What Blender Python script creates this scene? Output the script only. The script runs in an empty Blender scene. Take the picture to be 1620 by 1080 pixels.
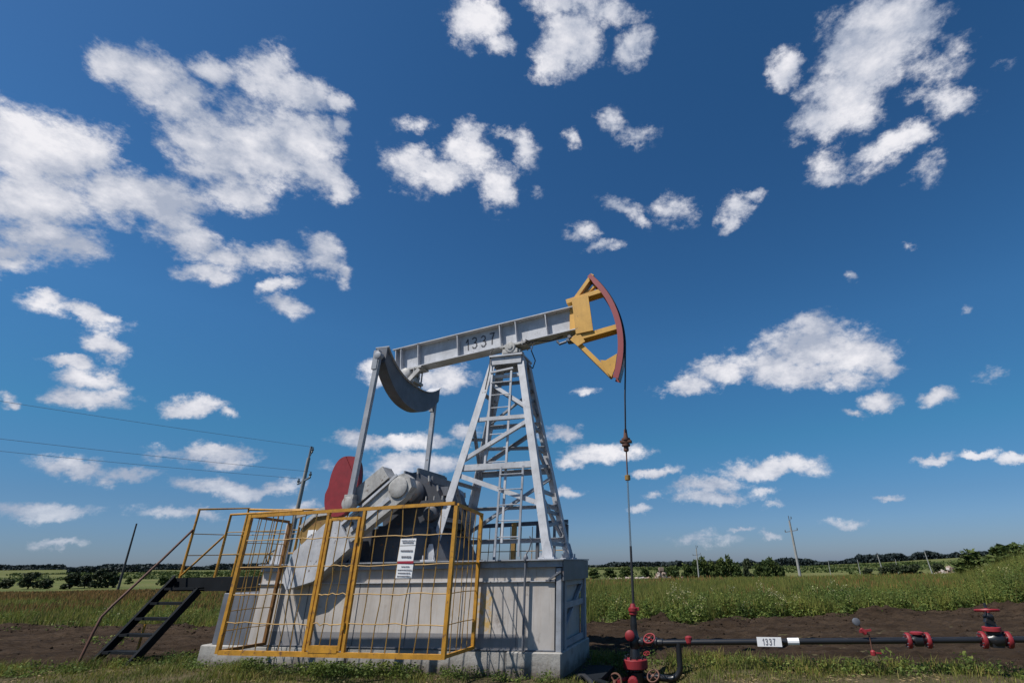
import bpy, math, random
import numpy as np
from mathutils import Vector, Matrix

# ------------------------------------------------------------------ camera, sky, sun, exposure
SC = bpy.context.scene
COL = SC.collection
EYE = 1.65
PITCH, ROLL = 0.42358636882, -0.016895880563
FPX, CXP, CYP = 798.179, 931.336, 531.993          # lens in pixels of a 1620 x 1080 frame
cd = bpy.data.cameras.new('camera')
cam = bpy.data.objects.new('camera', cd); COL.objects.link(cam)
cd.sensor_fit = 'HORIZONTAL'; cd.sensor_width = 36.0
cd.lens = FPX / 1620 * 36.0
cd.shift_x = (810 - CXP) / 1620; cd.shift_y = (CYP - 540) / 1620
cd.clip_start = 0.1; cd.clip_end = 20000
_c, _s = math.cos(PITCH), math.sin(PITCH)
_r0, _u0, _f = Vector((1, 0, 0)), Vector((0, -_s, _c)), Vector((0, _c, _s))
_cr, _sr = math.cos(ROLL), math.sin(ROLL)
_r, _u = _cr * _r0 + _sr * _u0, -_sr * _r0 + _cr * _u0
M = Matrix((( _r.x, _u.x, -_f.x, 0), (_r.y, _u.y, -_f.y, 0), (_r.z, _u.z, -_f.z, EYE), (0, 0, 0, 1)))
cam.matrix_world = M
SC.camera = cam

SUN_EL = math.radians(55)
SUN_DIR = Vector((-0.867 * math.cos(SUN_EL), -0.498 * math.cos(SUN_EL), math.sin(SUN_EL))).normalized()
sl = bpy.data.lights.new('sun', 'SUN'); sl.energy = SUN_E = 4.3; sl.angle = math.radians(0.5); sl.color = (1.0, 0.955, 0.89)
sun = bpy.data.objects.new('sun', sl); COL.objects.link(sun)
sun.rotation_euler = SUN_DIR.to_track_quat('Z', 'Y').to_euler(); sun.location = (-20, -12, 30)

SC.view_settings.view_transform = 'Standard'
try: SC.view_settings.look = 'None'
except Exception: pass
SC.view_settings.gamma = 1.0
SC.view_settings.exposure = 0.42
SC.render.resolution_x, SC.render.resolution_y = 1024, 682

# cumulus clouds: azimuth, elevation, half width, half height (radians), tilt, thickness
CLOUDS=[(-0.939,0.672,0.037,0.03,0.69,1),(-0.887,0.674,0.046,0.044,0.19,1),(-0.836,0.662,0.042,0.037,-0.09,1),(-0.822,0.724,0.037,0.02,0.78,0.8),(-0.741,0.768,0.039,0.035,0.55,0.9),(-0.677,0.759,0.053,0.033,0.3,0.95),(-0.604,0.769,0.027,0.018,0.06,0.8),(-0.783,0.627,0.063,0.051,0.3,1),(-0.717,0.645,0.098,0.065,0.46,1),(-0.653,0.69,0.056,0.048,0.44,1),(-0.605,0.653,0.048,0.045,0.38,0.95),(-0.713,0.572,0.05,0.032,-0,0.9),(-0.557,0.634,0.025,0.025,0.34,0.9),(-0.58,0.736,0.019,0.018,0.4,0.8),(-0.976,0.52,0.05,0.048,0.61,1),(-0.932,0.531,0.051,0.049,0.58,1),(-0.901,0.558,0.033,0.035,0.57,0.95),(-0.939,0.462,0.074,0.049,0.52,1),(-0.863,0.509,0.045,0.039,0.5,1),(-0.814,0.511,0.064,0.051,-0.23,1),(-0.761,0.481,0.041,0.031,-0.05,1),(-0.915,0.413,0.055,0.035,0.46,1),(-0.936,0.385,0.034,0.024,0.45,0.9),(-0.703,0.475,0.042,0.02,0.35,0.8),(-0.64,0.5,0.06,0.031,0.32,0.85),(-0.559,0.522,0.04,0.028,-0.5,0.85),(-0.721,0.441,0.041,0.014,0.34,0.7),(-0.605,0.424,0.028,0.021,-0.15,0.85),(-0.617,0.451,0.029,0.012,0.67,0.75),(-0.518,0.498,0.016,0.02,0.25,0.7),(-0.885,0.34,0.021,0.015,0.36,0.8),(-0.85,0.334,0.046,0.015,-0.03,0.9),(-0.817,0.334,0.016,0.009,0.31,0.8),(-0.811,0.301,0.028,0.016,-0.08,0.9),(-0.839,0.269,0.025,0.008,0.26,0.8),(-0.808,0.255,0.033,0.016,0.23,0.9),(-0.803,0.23,0.054,0.018,0.14,1),(-0.783,0.243,0.024,0.02,0.21,0.9),(-0.883,0.198,0.012,0.011,0.21,0.8),(-0.685,0.234,0.048,0.016,0.17,0.95),(-0.646,0.228,0.018,0.01,-0.25,0.8),(-0.648,0.168,0.075,0.017,0.11,1),(-0.796,0.132,0.049,0.013,-0.01,0.95),(-0.729,0.129,0.035,0.012,0.09,0.9),(-0.604,0.123,0.088,0.015,0,1),(-0.551,0.12,0.055,0.014,0.05,0.9),(-0.676,0.081,0.041,0.013,0.04,0.95),(-0.634,0.081,0.036,0.009,0.04,0.8),(-0.81,0.076,0.051,0.012,0.06,0.95),(-0.775,0.041,0.028,0.007,0.02,0.8),(-0.417,0.327,0.042,0.023,-0.25,0.85),(-0.299,0.332,0.064,0.024,0.08,0.85),(-0.41,0.214,0.059,0.011,0.07,0.8),(-0.349,0.209,0.09,0.017,0.06,0.9),(-0.349,0.169,0.1,0.019,0.04,0.95),(-0.499,0.092,0.028,0.01,0.03,0.7),(-0.416,0.707,0.055,0.042,0.26,1),(-0.35,0.705,0.059,0.031,0.22,0.95),(-0.298,0.755,0.057,0.034,0.36,0.9),(-0.288,0.787,0.038,0.023,0.19,0.8),(-0.215,0.703,0.038,0.044,0.29,0.95),(-0.15,0.773,0.026,0.036,0.42,0.85),(-0.418,0.783,0.026,0.013,0.29,0.55),(-0.13,0.706,0.024,0.015,-0.27,0.6),(-0.208,0.793,0.039,0.015,-0.03,0.7),(-0.303,0.964,0.052,0.041,-0.08,1),(-0.245,0.944,0.034,0.024,0.19,0.9),(-0.102,0.93,0.036,0.036,0.53,1),(-0.025,0.958,0.068,0.049,0.46,1),(0.072,0.994,0.073,0.033,-0.07,0.95),(0.149,0.936,0.039,0.03,0.34,0.85),(-0.044,1.003,0.073,0.024,0.02,0.8),(0.076,0.826,0.027,0.026,-0.89,0.5),(0.124,0.804,0.039,0.016,-0.11,0.5),(-0.032,0.794,0.02,0.02,-0.66,0.65),(0.088,0.663,0.049,0.018,-0.41,0.7),(0.208,0.649,0.047,0.03,-0.14,0.75),(0.139,0.639,0.03,0.014,-0.61,0.65),(0.351,0.634,0.033,0.025,-0.23,0.85),(0.391,0.646,0.03,0.013,0.1,0.75),(0.332,0.611,0.023,0.017,-0.21,0.8),(-0.013,0.622,0.029,0.017,-0.52,0.55),(0.024,0.592,0.044,0.013,0.06,0.8),(0.531,0.837,0.026,0.03,0.11,0.9),(0.686,0.8,0.073,0.08,-0.55,1.15),(0.736,0.828,0.074,0.045,-0.6,1.1),(0.619,0.755,0.064,0.054,-0.47,1.05),(0.566,0.737,0.052,0.035,-0.42,0.8),(0.76,0.752,0.044,0.036,-0.59,0.65),(0.772,0.692,0.059,0.02,-0.83,0.65),(0.656,0.656,0.062,0.022,-0.06,0.75),(0.713,0.656,0.025,0.023,-0.5,0.8),(0.588,0.652,0.065,0.025,-0.4,0.55),(0.564,0.634,0.047,0.015,-0.28,0.65),(0.707,0.592,0.022,0.029,-0.46,0.5),(0.876,0.688,0.017,0.011,-0.67,0.4),(0.816,0.752,0.023,0.025,-0.65,0.4),(0.452,0.355,0.085,0.055,-0.19,1.05),(0.513,0.332,0.071,0.047,-0.2,1.05),(0.361,0.339,0.081,0.042,-0.05,1),(0.281,0.331,0.074,0.03,-0.02,1),(0.204,0.314,0.059,0.024,0.01,1),(0.559,0.309,0.031,0.024,-0.21,0.8),(0.443,0.313,0.118,0.03,-0.11,1),(0.539,0.248,0.032,0.019,0.03,0.9),(0.616,0.236,0.035,0.015,-0.02,0.85),(0.485,0.233,0.021,0.008,-0.14,0.5),(0.687,0.257,0.023,0.014,-0.23,0.3),(0.694,0.367,0.011,0.008,-0.31,0.4),(0.331,0.155,0.095,0.021,0.02,1.05),(0.291,0.15,0.049,0.015,-0.06,0.9),(0.22,0.129,0.07,0.016,-0.05,0.85),(0.235,0.107,0.077,0.014,-0.04,0.9),(0.313,0.11,0.032,0.009,-0.05,0.6),(0.326,0.086,0.03,0.008,0.13,0.7),(0.032,0.196,0.082,0.02,-0.11,1),(0.001,0.19,0.061,0.019,-0.02,0.9),(-0.062,0.241,0.044,0.019,-0,0.9),(-0.037,0.173,0.032,0.011,-0.01,0.8),(0.122,0.156,0.05,0.009,0.02,0.8),(-0.037,0.124,0.033,0.009,-0.01,0.8),(0.088,0.097,0.023,0.008,-0.02,0.8),(0.511,0.088,0.028,0.008,-0.07,0.9),(0.443,0.057,0.032,0.008,-0.04,0.85),(0.587,0.143,0.029,0.009,0.04,0.85),(0.648,0.142,0.022,0.006,-0.02,0.8),(0.693,0.131,0.021,0.007,-0.13,0.8),(0.269,0.053,0.022,0.005,-0.03,0.8),(0.311,0.048,0.023,0.006,-0.03,0.8),(0.199,0.038,0.077,0.011,-0.02,0.55),(0.211,0.044,0.044,0.009,-0.03,0.6),(0.119,0.12,0.021,0.006,-0.03,0.5),(-0.247,0.229,0.033,0.015,0.04,0.85),(-0.004,0.318,0.025,0.007,-0.02,0.5),(0.652,0.496,0.012,0.008,-0.37,0.4),(0.543,0.478,0.019,0.01,-0.29,0.35)]

world = bpy.data.worlds.new('World'); SC.world = world; world.use_nodes = True
nt = world.node_tree; nt.nodes.clear(); N = nt.nodes; L = nt.links
def nd(t, **kw):
    n = N.new(t)
    for k, v in kw.items(): setattr(n, k, v)
    return n
def mth(op, a, b=None, c=None, clamp=False):
    n = nd('ShaderNodeMath', operation=op); n.use_clamp = clamp
    for i, v in enumerate((a, b, c)):
        if v is None: continue
        if isinstance(v, (int, float)): n.inputs[i].default_value = v
        else: L.new(v, n.inputs[i])
    return n.outputs[0]
def vth(op, a, b=None, scale=None):
    n = nd('ShaderNodeVectorMath', operation=op)
    for i, v in enumerate((a, b)):
        if v is None: continue
        if isinstance(v, (tuple, list, Vector)): n.inputs[i].default_value = v
        else: L.new(v, n.inputs[i])
    if scale is not None:
        if isinstance(scale, (int, float)): n.inputs['Scale'].default_value = scale
        else: L.new(scale, n.inputs['Scale'])
    return n
def smooth(x, a, b, lo=0.0, hi=1.0):
    n = nd('ShaderNodeMapRange', interpolation_type='SMOOTHSTEP')
    L.new(x, n.inputs['Value'])
    for k, v in (('From Min', a), ('From Max', b), ('To Min', lo), ('To Max', hi)): n.inputs[k].default_value = v
    return n.outputs[0]
def noise(vec, scale, detail=6, rough=0.55, color=False):
    n = nd('ShaderNodeTexNoise'); n.inputs['Scale'].default_value = scale
    n.inputs['Detail'].default_value = detail; n.inputs['Roughness'].default_value = rough
    L.new(vec, n.inputs['Vector']); return n.outputs['Color' if color else 'Fac']
sky = nd('ShaderNodeTexSky'); sky.sky_type = 'NISHITA'; sky.sun_disc = False
sky.sun_elevation = SUN_EL; sky.sun_rotation = math.atan2(SUN_DIR.x, SUN_DIR.y) % (2 * math.pi)
sky.air_density = 1.0; sky.dust_density = 0.35; sky.ozone_density = 2.2
tc = nd('ShaderNodeTexCoord'); D = tc.outputs['Generated']
wn = noise(D, 9.0, 7, 0.66, color=True)
warp = vth('SCALE', vth('SUBTRACT', wn, (0.5, 0.5, 0.5)).outputs[0], scale=0.075).outputs[0]
DW = vth('ADD', D, warp).outputs[0]
flat = vth('MULTIPLY', D, (1.0, 1.0, 1.7)).outputs[0]
n1 = noise(flat, 12.0, 12, 0.68)
off = vth('ADD', flat, tuple(0.022 * x for x in (-0.5, -0.2, 0.85))).outputs[0]
n2 = noise(off, 13.0, 3, 0.5)
n3 = noise(flat, 4.5, 3, 0.5)
sep = nd('ShaderNodeSeparateXYZ'); L.new(D, sep.inputs[0])
# clear sky
hsv = nd('ShaderNodeHueSaturation'); hsv.inputs['Saturation'].default_value = 1.28
L.new(sky.outputs[0], hsv.inputs['Color'])
grade = nd('ShaderNodeMix', data_type='RGBA', blend_type='MULTIPLY'); grade.inputs[0].default_value = 1.0
L.new(hsv.outputs[0], grade.inputs[6])
ramp = nd('ShaderNodeValToRGB'); L.new(sep.outputs[2], ramp.inputs[0])
L.new(ramp.outputs[0], grade.inputs[7])
cr = ramp.color_ramp
for i_r, (pos, c_r) in enumerate(((0.0, (0.42, 0.56, 1.05)), (0.10, (0.46, 0.66, 0.93)), (0.21, (0.52, 0.90, 1.0)), (0.38, (0.82, 1.10, 1.18)), (0.62, (0.86, 1.04, 1.12)), (1.0, (0.85, 1.0, 1.05)))):
    e = cr.elements[i_r] if i_r < 2 else cr.elements.new(pos)
    e.position = pos; e.color = c_r + (1,)
SKYCOL = grade.outputs[2]
low = smooth(sep.outputs[2], 0.02, 0.20, 0.62, 1.0)      # the air in front of low clouds
def background(col):
    b = nd('ShaderNodeBackground'); b.inputs['Strength'].default_value = 0.06
    L.new(col, b.inputs['Color']); return b.outputs[0]
def cloudy(table):
    F = None; DC = DW
    for i_c, (az, el, ra, rb, ro, w) in enumerate(table):
        if i_c and i_c % 12 == 0:      # evaluate the table in batches (keeps the shader's working memory small)
            DC = vth('ADD', DW, vth('SCALE', D, scale=mth('MULTIPLY', F, 1e-8)).outputs[0]).outputs[0]
        c = Vector((math.sin(az) * math.cos(el), math.cos(az) * math.cos(el), math.sin(el)))
        H = Vector((math.cos(az), -math.sin(az), 0)); U = H.cross(c)
        if U.z < 0: U = -U
        A = (H * math.cos(ro) + U * math.sin(ro)) / (ra * GROW); B = (-H * math.sin(ro) + U * math.cos(ro)) / (rb * GROW)
        cb = nd('ShaderNodeCombineXYZ')
        L.new(vth('DOT_PRODUCT', DC, A).outputs['Value'], cb.inputs[0]); L.new(vth('DOT_PRODUCT', DC, B).outputs['Value'], cb.inputs[1])
        ln = vth('DISTANCE', cb.outputs[0], (c.dot(A), c.dot(B), 0)).outputs['Value']
        v = mth('MULTIPLY_ADD', ln, -w, w)
        F = v if F is None else mth('MAXIMUM', F, v)
    F = mth('MAXIMUM', F, -1.0)
    dens = mth('ADD', F, mth('MULTIPLY', mth('SUBTRACT', n1, 0.508), 2.3))
    alpha = mth('MULTIPLY', smooth(dens, -0.02, 0.58), smooth(F, -0.42, 0.05))
    core = smooth(dens, 0.25, 1.2)
    relief = mth('MULTIPLY', mth('SUBTRACT', n1, n2), 1.6)
    lit = mth('ADD', mth('ADD', mth('MULTIPLY', core, 0.42), mth('MULTIPLY', smooth(n3, 0.36, 0.62), 0.55)), relief, clamp=True)
    cm = nd('ShaderNodeMix', data_type='RGBA'); L.new(lit, cm.inputs[0])
    cm.inputs[6].default_value = (5.0, 5.6, 7.0, 1); cm.inputs[7].default_value = (10.9, 10.8, 11.3, 1)
    fin = nd('ShaderNodeMix', data_type='RGBA')
    L.new(mth('MULTIPLY', alpha, low), fin.inputs[0]); L.new(SKYCOL, fin.inputs[6]); L.new(cm.outputs[2], fin.inputs[7])
    return background(fin.outputs[2])
def mix(fac, a, b):
    m = nd('ShaderNodeMixShader'); L.new(fac, m.inputs[0]); L.new(a, m.inputs[1]); L.new(b, m.inputs[2]); return m.outputs[0]
# the cloud table is looked up by region of the sky, which only saves time
GROW = 1.2
EL0, AZ0 = 0.40, -0.28
def region(low_, left_):
    out = []
    for c in CLOUDS:
        mg = max(c[2], c[3]) * 1.75 + 0.045
        if low_ is not None and ((low_ and c[1] - mg > EL0) or (not low_ and c[1] + mg < EL0)): continue
        mz = mg / math.cos(min(c[1] + 0.1, 1.3))
        if (left_ and c[0] - mz > AZ0) or (not left_ and c[0] + mz < AZ0): continue
        out.append(c)
    return out
is_up = mth('GREATER_THAN', sep.outputs[2], math.sin(EL0))
is_right = mth('GREATER_THAN', mth('ADD', mth('MULTIPLY', sep.outputs[0], math.cos(AZ0)), mth('MULTIPLY', sep.outputs[1], -math.sin(AZ0))), 0.0)
is_front = mth('MULTIPLY', mth('GREATER_THAN', sep.outputs[1], -0.02), mth('GREATER_THAN', sep.outputs[2], -0.005))
lo_ = mix(is_right, cloudy(region(True, True)), cloudy(region(True, False)))
hi_ = mix(is_right, cloudy(region(False, True)), cloudy(region(False, False)))
wo = nd('ShaderNodeOutputWorld')
L.new(mix(is_front, background(SKYCOL), mix(is_up, lo_, hi_)), wo.inputs['Surface'])
try:
    world.cycles.sampling_method = 'MANUAL'; world.cycles.sample_map_resolution = 512
except Exception: pass

# ------------------------------------------------------------------ helpers
random.seed(7); RNG = np.random.default_rng(11)
PA = 0.229648297                                    # heading of the pump jack
O = Vector((-0.5193, 9.5809, 0.0))
E1 = Vector((math.cos(PA), -math.sin(PA), 0)); E2 = Vector((math.sin(PA), math.cos(PA), 0))
def W(s, t, z=0.0): return O + E1 * s + E2 * t + Vector((0, 0, z))

class MB:
    """collects shapes in pump-yard coordinates (s along the beam, t away from the viewer, z up)"""
    def __init__(self): self.v = []; self.f = []
    def add(self, vs, fs):
        n = len(self.v); self.v += [tuple(v) for v in vs]; self.f += [tuple(i + n for i in f) for f in fs]; return self
    def box(self, x0, x1, y0, y1, z0, z1, ch=0.0):
        if ch <= 0:
            vs = [(x, y, z) for x in (x0, x1) for y in (y0, y1) for z in (z0, z1)]
            return self.add(vs, [(0, 1, 3, 2), (4, 6, 7, 5), (0, 4, 5, 1), (2, 3, 7, 6), (0, 2, 6, 4), (1, 5, 7, 3)])
        p = [(x0 + ch, y0), (x1 - ch, y0), (x1, y0 + ch), (x1, y1 - ch), (x1 - ch, y1), (x0 + ch, y1), (x0, y1 - ch), (x0, y0 + ch)]
        c = Vector(((x0 + x1) / 2, (y0 + y1) / 2, 0)); q = []
        for x, y in p: q.append((x + math.copysign(ch, c.x - x) if abs(x1 - x0) > 3 * ch else x, y + math.copysign(ch, c.y - y) if abs(y1 - y0) > 3 * ch else y))
        vs = [(x, y, z0) for x, y in p] + [(x, y, z1 - ch) for x, y in p] + [(x, y, z1) for x, y in q]
        fs = [tuple(range(7, -1, -1)), tuple(range(16, 24))]
        for k in range(8):
            j = (k + 1) % 8; fs += [(k, j, 8 + j, 8 + k), (8 + k, 8 + j, 16 + j, 16 + k)]
        return self.add(vs, fs)
    def bar(self, a, b, w, h, up=(0, 0, 1)):
        a, b = Vector(a), Vector(b); d = (b - a).normalized(); up = Vector(up)
        x = d.cross(up)
        if x.length < 1e-3: x = d.cross(Vector((0, 1, 0)))
        x.normalize(); y = x.cross(d).normalized(); x *= w / 2; y *= h / 2
        vs = [a - x - y, a + x - y, a + x + y, a - x + y, b - x - y, b + x - y, b + x + y, b - x + y]
        return self.add(vs, [(0, 1, 2, 3), (7, 6, 5, 4), (0, 4, 5, 1), (1, 5, 6, 2), (2, 6, 7, 3), (3, 7, 4, 0)])
    def angle(self, a, b, w, th=0.014, up=(0, 0, 1), flip=1):
        """a rolled steel angle: two thin flanges meeting at an edge"""
        a, b = Vector(a), Vector(b); d = (b - a).normalized(); x = d.cross(Vector(up))
        if x.length < 1e-3: x = d.cross(Vector((0, 1, 0)))
        x.normalize(); y = x.cross(d).normalized()
        self.bar(a, b, w, th, up)
        o = x * (w / 2 - th / 2) * flip - y * (w / 2)
        return self.bar(a + o, b + o, th, w - th - 0.004, up)
    def chan(self, a, b, w, dpt, th=0.016, up=(0, 0, 1)):
        """a rolled channel, web on +up side"""
        a, b = Vector(a), Vector(b); d = (b - a).normalized(); x = d.cross(Vector(up)); x.normalize(); y = x.cross(d).normalized()
        self.bar(a, b, w, th, up)
        for sg in (-1, 1):
            o = x * sg * (w / 2 - th / 2) - y * (dpt / 2)
            self.bar(a + o, b + o, th, dpt - th - 0.003, up)
        return self
    def tube(self, pts, r, n=8, cap=True):
        pts = [Vector(p) for p in pts]; rs = r if isinstance(r, (list, tuple)) else [r] * len(pts)
        n0 = len(self.v); ref = None
        for i, p in enumerate(pts):
            d = (pts[min(i + 1, len(pts) - 1)] - pts[max(i - 1, 0)]).normalized()
            if ref is None: ref = d.orthogonal().normalized()
            ref = (ref - d * ref.dot(d)).normalized(); q = d.cross(ref)
            for k in range(n):
                a = 2 * math.pi * k / n; self.v.append(tuple(p + (ref * math.cos(a) + q * math.sin(a)) * rs[i]))
        for i in range(len(pts) - 1):
            for k in range(n):
                j = (k + 1) % n; A = n0 + i * n; B = A + n
                self.f.append((A + k, A + j, B + j, B + k))
        if cap:
            self.f.append(tuple(n0 + k for k in range(n - 1, -1, -1))); e = n0 + (len(pts) - 1) * n
            self.f.append(tuple(e + k for k in range(n)))
        return self
    def lathe(self, base, axis, prof, n=20):
        base, ax = Vector(base), Vector(axis).normalized(); pts = [base + ax * h for h, r in prof]
        x = ax.orthogonal().normalized(); y = ax.cross(x); n0 = len(self.v)
        for p, (h, r) in zip(pts, prof):
            for k in range(n):
                a = 2 * math.pi * k / n; self.v.append(tuple(p + (x * math.cos(a) + y * math.sin(a)) * r))
        for i in range(len(prof) - 1):
            for k in range(n):
                j = (k + 1) % n; A = n0 + i * n; B = A + n; self.f.append((A + k, A + j, B + j, B + k))
        self.f.append(tuple(n0 + k for k in range(n - 1, -1, -1))); e = n0 + (len(prof) - 1) * n
        self.f.append(tuple(e + k for k in range(n))); return self
    def prism(self, poly, t0, t1, ch=0.0):
        """outline given in (s, z), extruded from t0 to t1"""
        n = len(poly)
        vs = [(x, t0, z) for x, z in poly] + [(x, t1, z) for x, z in poly]
        fs = [tuple(range(n)), tuple(range(2 * n - 1, n - 1, -1))] + [(i, n + i, n + (i + 1) % n, (i + 1) % n) for i in range(n)]
        return self.add(vs, fs)
    def ring(self, c, axis, R, r, n=22, m=7):
        c, ax = Vector(c), Vector(axis).normalized(); x = ax.orthogonal().normalized(); y = ax.cross(x); n0 = len(self.v)
        for i in range(n):
            a = 2 * math.pi * i / n; d = x * math.cos(a) + y * math.sin(a)
            for k in range(m):
                b = 2 * math.pi * k / m; self.v.append(tuple(c + d * (R + r * math.cos(b)) + ax * (r * math.sin(b))))
        for i in range(n):
            for k in range(m):
                self.f.append((n0 + i * m + k, n0 + i * m + (k + 1) % m, n0 + ((i + 1) % n) * m + (k + 1) % m, n0 + ((i + 1) % n) * m + k))
        return self
    def mesh(self, name, org=(0, 0, 0), smooth=False):
        me = bpy.data.meshes.new(name); o = Vector(org)
        me.from_pydata([tuple(Vector(v) - o) for v in self.v], [], self.f)
        bm_fix(me)
        if smooth:
            me.polygons.foreach_set('use_smooth', [True] * len(me.polygons))
            try: me.set_sharp_from_angle(angle=math.radians(38))
            except Exception: pass
        me.update(); return me
def bm_fix(me):
    import bmesh
    b = bmesh.new(); b.from_mesh(me); bmesh.ops.recalc_face_normals(b, faces=b.faces); b.to_mesh(me); b.free()

def tag(o, label, cat, group=None):
    o['label'] = label; o['category'] = cat
    if group: o['group'] = group
    return o
class Thing:
    """an Empty at the thing's base; its parts are meshes built in yard coordinates"""
    def __init__(self, name, label, cat, org, group=None, world=False, rz=None):
        self.org = Vector(org)
        e = bpy.data.objects.new(name, None); COL.objects.link(e); e.empty_display_size = 0.2
        e.location = self.org if world else W(*org); e.rotation_euler = (0, 0, 0 if world else -PA)
        tag(e, label, cat, group); self.e = e
    def part(self, name, mb, m, parent=None, smooth=False, label=None):
        me = mb.mesh(name, self.org, smooth); me.materials.append(m)
        o = bpy.data.objects.new(name, me); COL.objects.link(o); o.parent = parent or self.e
        if label: o['label'] = label
        return o
def solo(name, mb, m, label, cat, org, group=None, smooth=False, world=False):
    me = mb.mesh(name, org, smooth); me.materials.append(m)
    o = bpy.data.objects.new(name, me); COL.objects.link(o)
    o.location = Vector(org) if world else W(*org)
    if not world: o.rotation_euler = (0, 0, -PA)
    return tag(o, label, cat, group)

# ------------------------------------------------------------------ materials
class MT:
    def __init__(self, name):
        self.m = bpy.data.materials.new(name); self.m.use_nodes = True; self.t = self.m.node_tree
        self.b = self.t.nodes['Principled BSDF']; self.tc = None
    def n(self, t, **kw):
        x = self.t.nodes.new(t)
        for k, v in kw.items():
            if k.startswith('i_'): x.inputs[k[2:].replace('_', ' ')].default_value = v
            else: setattr(x, k, v)
        return x
    def l(self, a, b): self.t.links.new(a, b)
    def obj(self, scale=(1, 1, 1)):
        if not self.tc: self.tc = self.n('ShaderNodeTexCoord')
        mp = self.n('ShaderNodeMapping'); mp.inputs['Scale'].default_value = scale
        self.l(self.tc.outputs['Object'], mp.inputs['Vector']); return mp.outputs[0]
    def noise(self, vec, scale, detail=5, rough=0.6):
        x = self.n('ShaderNodeTexNoise'); x.inputs['Scale'].default_value = scale; x.inputs['Detail'].default_value = detail
        x.inputs['Roughness'].default_value = rough; self.l(vec, x.inputs['Vector']); return x.outputs['Fac']
    def rng(self, v, a, b, lo=0.0, hi=1.0):
        x = self.n('ShaderNodeMapRange'); self.l(v, x.inputs['Value'])
        for k, q in (('From Min', a), ('From Max', b), ('To Min', lo), ('To Max', hi)): x.inputs[k].default_value = q
        return x.outputs[0]
    def mix(self, f, a, b, blend='MIX'):
        x = self.n('ShaderNodeMix', data_type='RGBA', blend_type=blend)
        for s, v in ((x.inputs[0], f), (x.inputs[6], a), (x.inputs[7], b)):
            if isinstance(v, (int, float)): s.default_value = v
            elif isinstance(v, (tuple, list)): s.default_value = tuple(v) + ((1,) if len(v) == 3 else ())
            else: self.l(v, s)
        return x.outputs[2]
    def col(self, c): self.l(c, self.b.inputs['Base Color'])
    def bump(self, h, strength=0.3, dist=0.01):
        x = self.n('ShaderNodeBump'); x.inputs['Strength'].default_value = strength; x.inputs['Distance'].default_value = dist
        self.l(h, x.inputs['Height']); self.l(x.outputs[0], self.b.inputs['Normal'])
def painted(name, c, dark=0.75, rust=0.0, rough=0.45, metal=0.0, streak=True, rustcol=(0.16, 0.07, 0.03), blot=2.2):
    k = MT(name); v = k.obj(); n1 = k.noise(v, blot, 6, 0.65)
    a = k.mix(k.rng(n1, 0.35, 0.68), tuple(x * dark for x in c), c)
    if streak:
        sv = k.obj((9, 9, 0.7)); a = k.mix(k.rng(k.noise(sv, 2.0, 4, 0.6), 0.52, 0.78, 0, 0.55), a, tuple(x * dark * 0.8 for x in c))
    if rust > 0:
        r = k.rng(k.noise(v, 11, 8, 0.72), 0.66 - 0.12 * rust, 0.72 - 0.1 * rust)
        a = k.mix(r, a, rustcol)
    k.col(a); k.b.inputs['Roughness'].default_value = rough; k.b.inputs['Metallic'].default_value = metal
    k.bump(k.noise(v, 30, 4, 0.6), 0.12, 0.004); return k.m
M_WHITE = painted('white_paint', (0.55, 0.56, 0.59), 0.7, 0.42, 0.5, rustcol=(0.12, 0.085, 0.065), blot=3.5)
M_GREY = painted('grey_paint', (0.36, 0.38, 0.42), 0.65, 0.42, 0.5, rustcol=(0.12, 0.08, 0.06), blot=3)
M_DARK = painted('dark_machine_paint', (0.075, 0.082, 0.10), 0.55, 0.6, 0.5)
M_DGREY = painted('dark_grey_paint', (0.15, 0.16, 0.185), 0.6, 0.5, 0.5)
M_DIRTY = painted('dirty_white_paint', (0.50, 0.49, 0.47), 0.55, 0.6, 0.55, rustcol=(0.14, 0.10, 0.07), blot=5)
M_YEL = painted('yellow_paint', (0.56, 0.27, 0.022), 0.62, 0.75, 0.55, streak=True, rustcol=(0.16, 0.075, 0.03), blot=6)
M_HYEL = painted('horsehead_yellow_paint', (0.66, 0.36, 0.06), 0.78, 0.4, 0.55, streak=True, rustcol=(0.25, 0.12, 0.04), blot=3)
M_RED = painted('red_paint', (0.25, 0.016, 0.022), 0.74, 0.25, 0.55, streak=True, rustcol=(0.09, 0.04, 0.03), blot=7)
M_ARCRED = painted('faded_red_paint', (0.30, 0.055, 0.06), 0.85, 0.2, 0.55, streak=False)
M_BLACK = painted('black_paint', (0.016, 0.017, 0.02), 0.7, 0.4, 0.34, streak=False, rustcol=(0.07, 0.05, 0.038))
M_STAIR = painted('blue_black_paint', (0.010, 0.0125, 0.016), 0.6, 0.5, 0.85, rustcol=(0.03, 0.022, 0.018))
M_STAIR.node_tree.nodes['Principled BSDF'].inputs['Specular IOR Level'].default_value = 0.15
M_YELSHADE = painted('shaded_yellow_paint', (0.22, 0.10, 0.022), 0.6, 0.6, 0.6)  # yellow cage paint with the shade put into its colour
M_RUST = painted('rusty_brown', (0.13, 0.055, 0.035), 0.6, 0.3, 0.75, streak=False)
M_WIRE = painted('mesh_wire', (0.44, 0.25, 0.05), 0.6, 0.6, 0.6, streak=False)
M_STEEL = painted('bare_steel', (0.55, 0.55, 0.54), 0.8, 0.0, 0.25, 0.9, streak=False)
M_CABLE = painted('cable', (0.05, 0.05, 0.055), 0.7, 0.2, 0.5, 0.4, streak=False)
M_OCHRE = painted('ochre_paint', (0.34, 0.20, 0.05), 0.55, 0.7, 0.6)
M_PLATE = painted('plate_white', (0.78, 0.78, 0.78), 0.95, 0.0, 0.4, streak=False)
M_INK = painted('black_lettering', (0.06, 0.06, 0.07), 0.8, 0.0, 0.6, streak=False)
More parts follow.
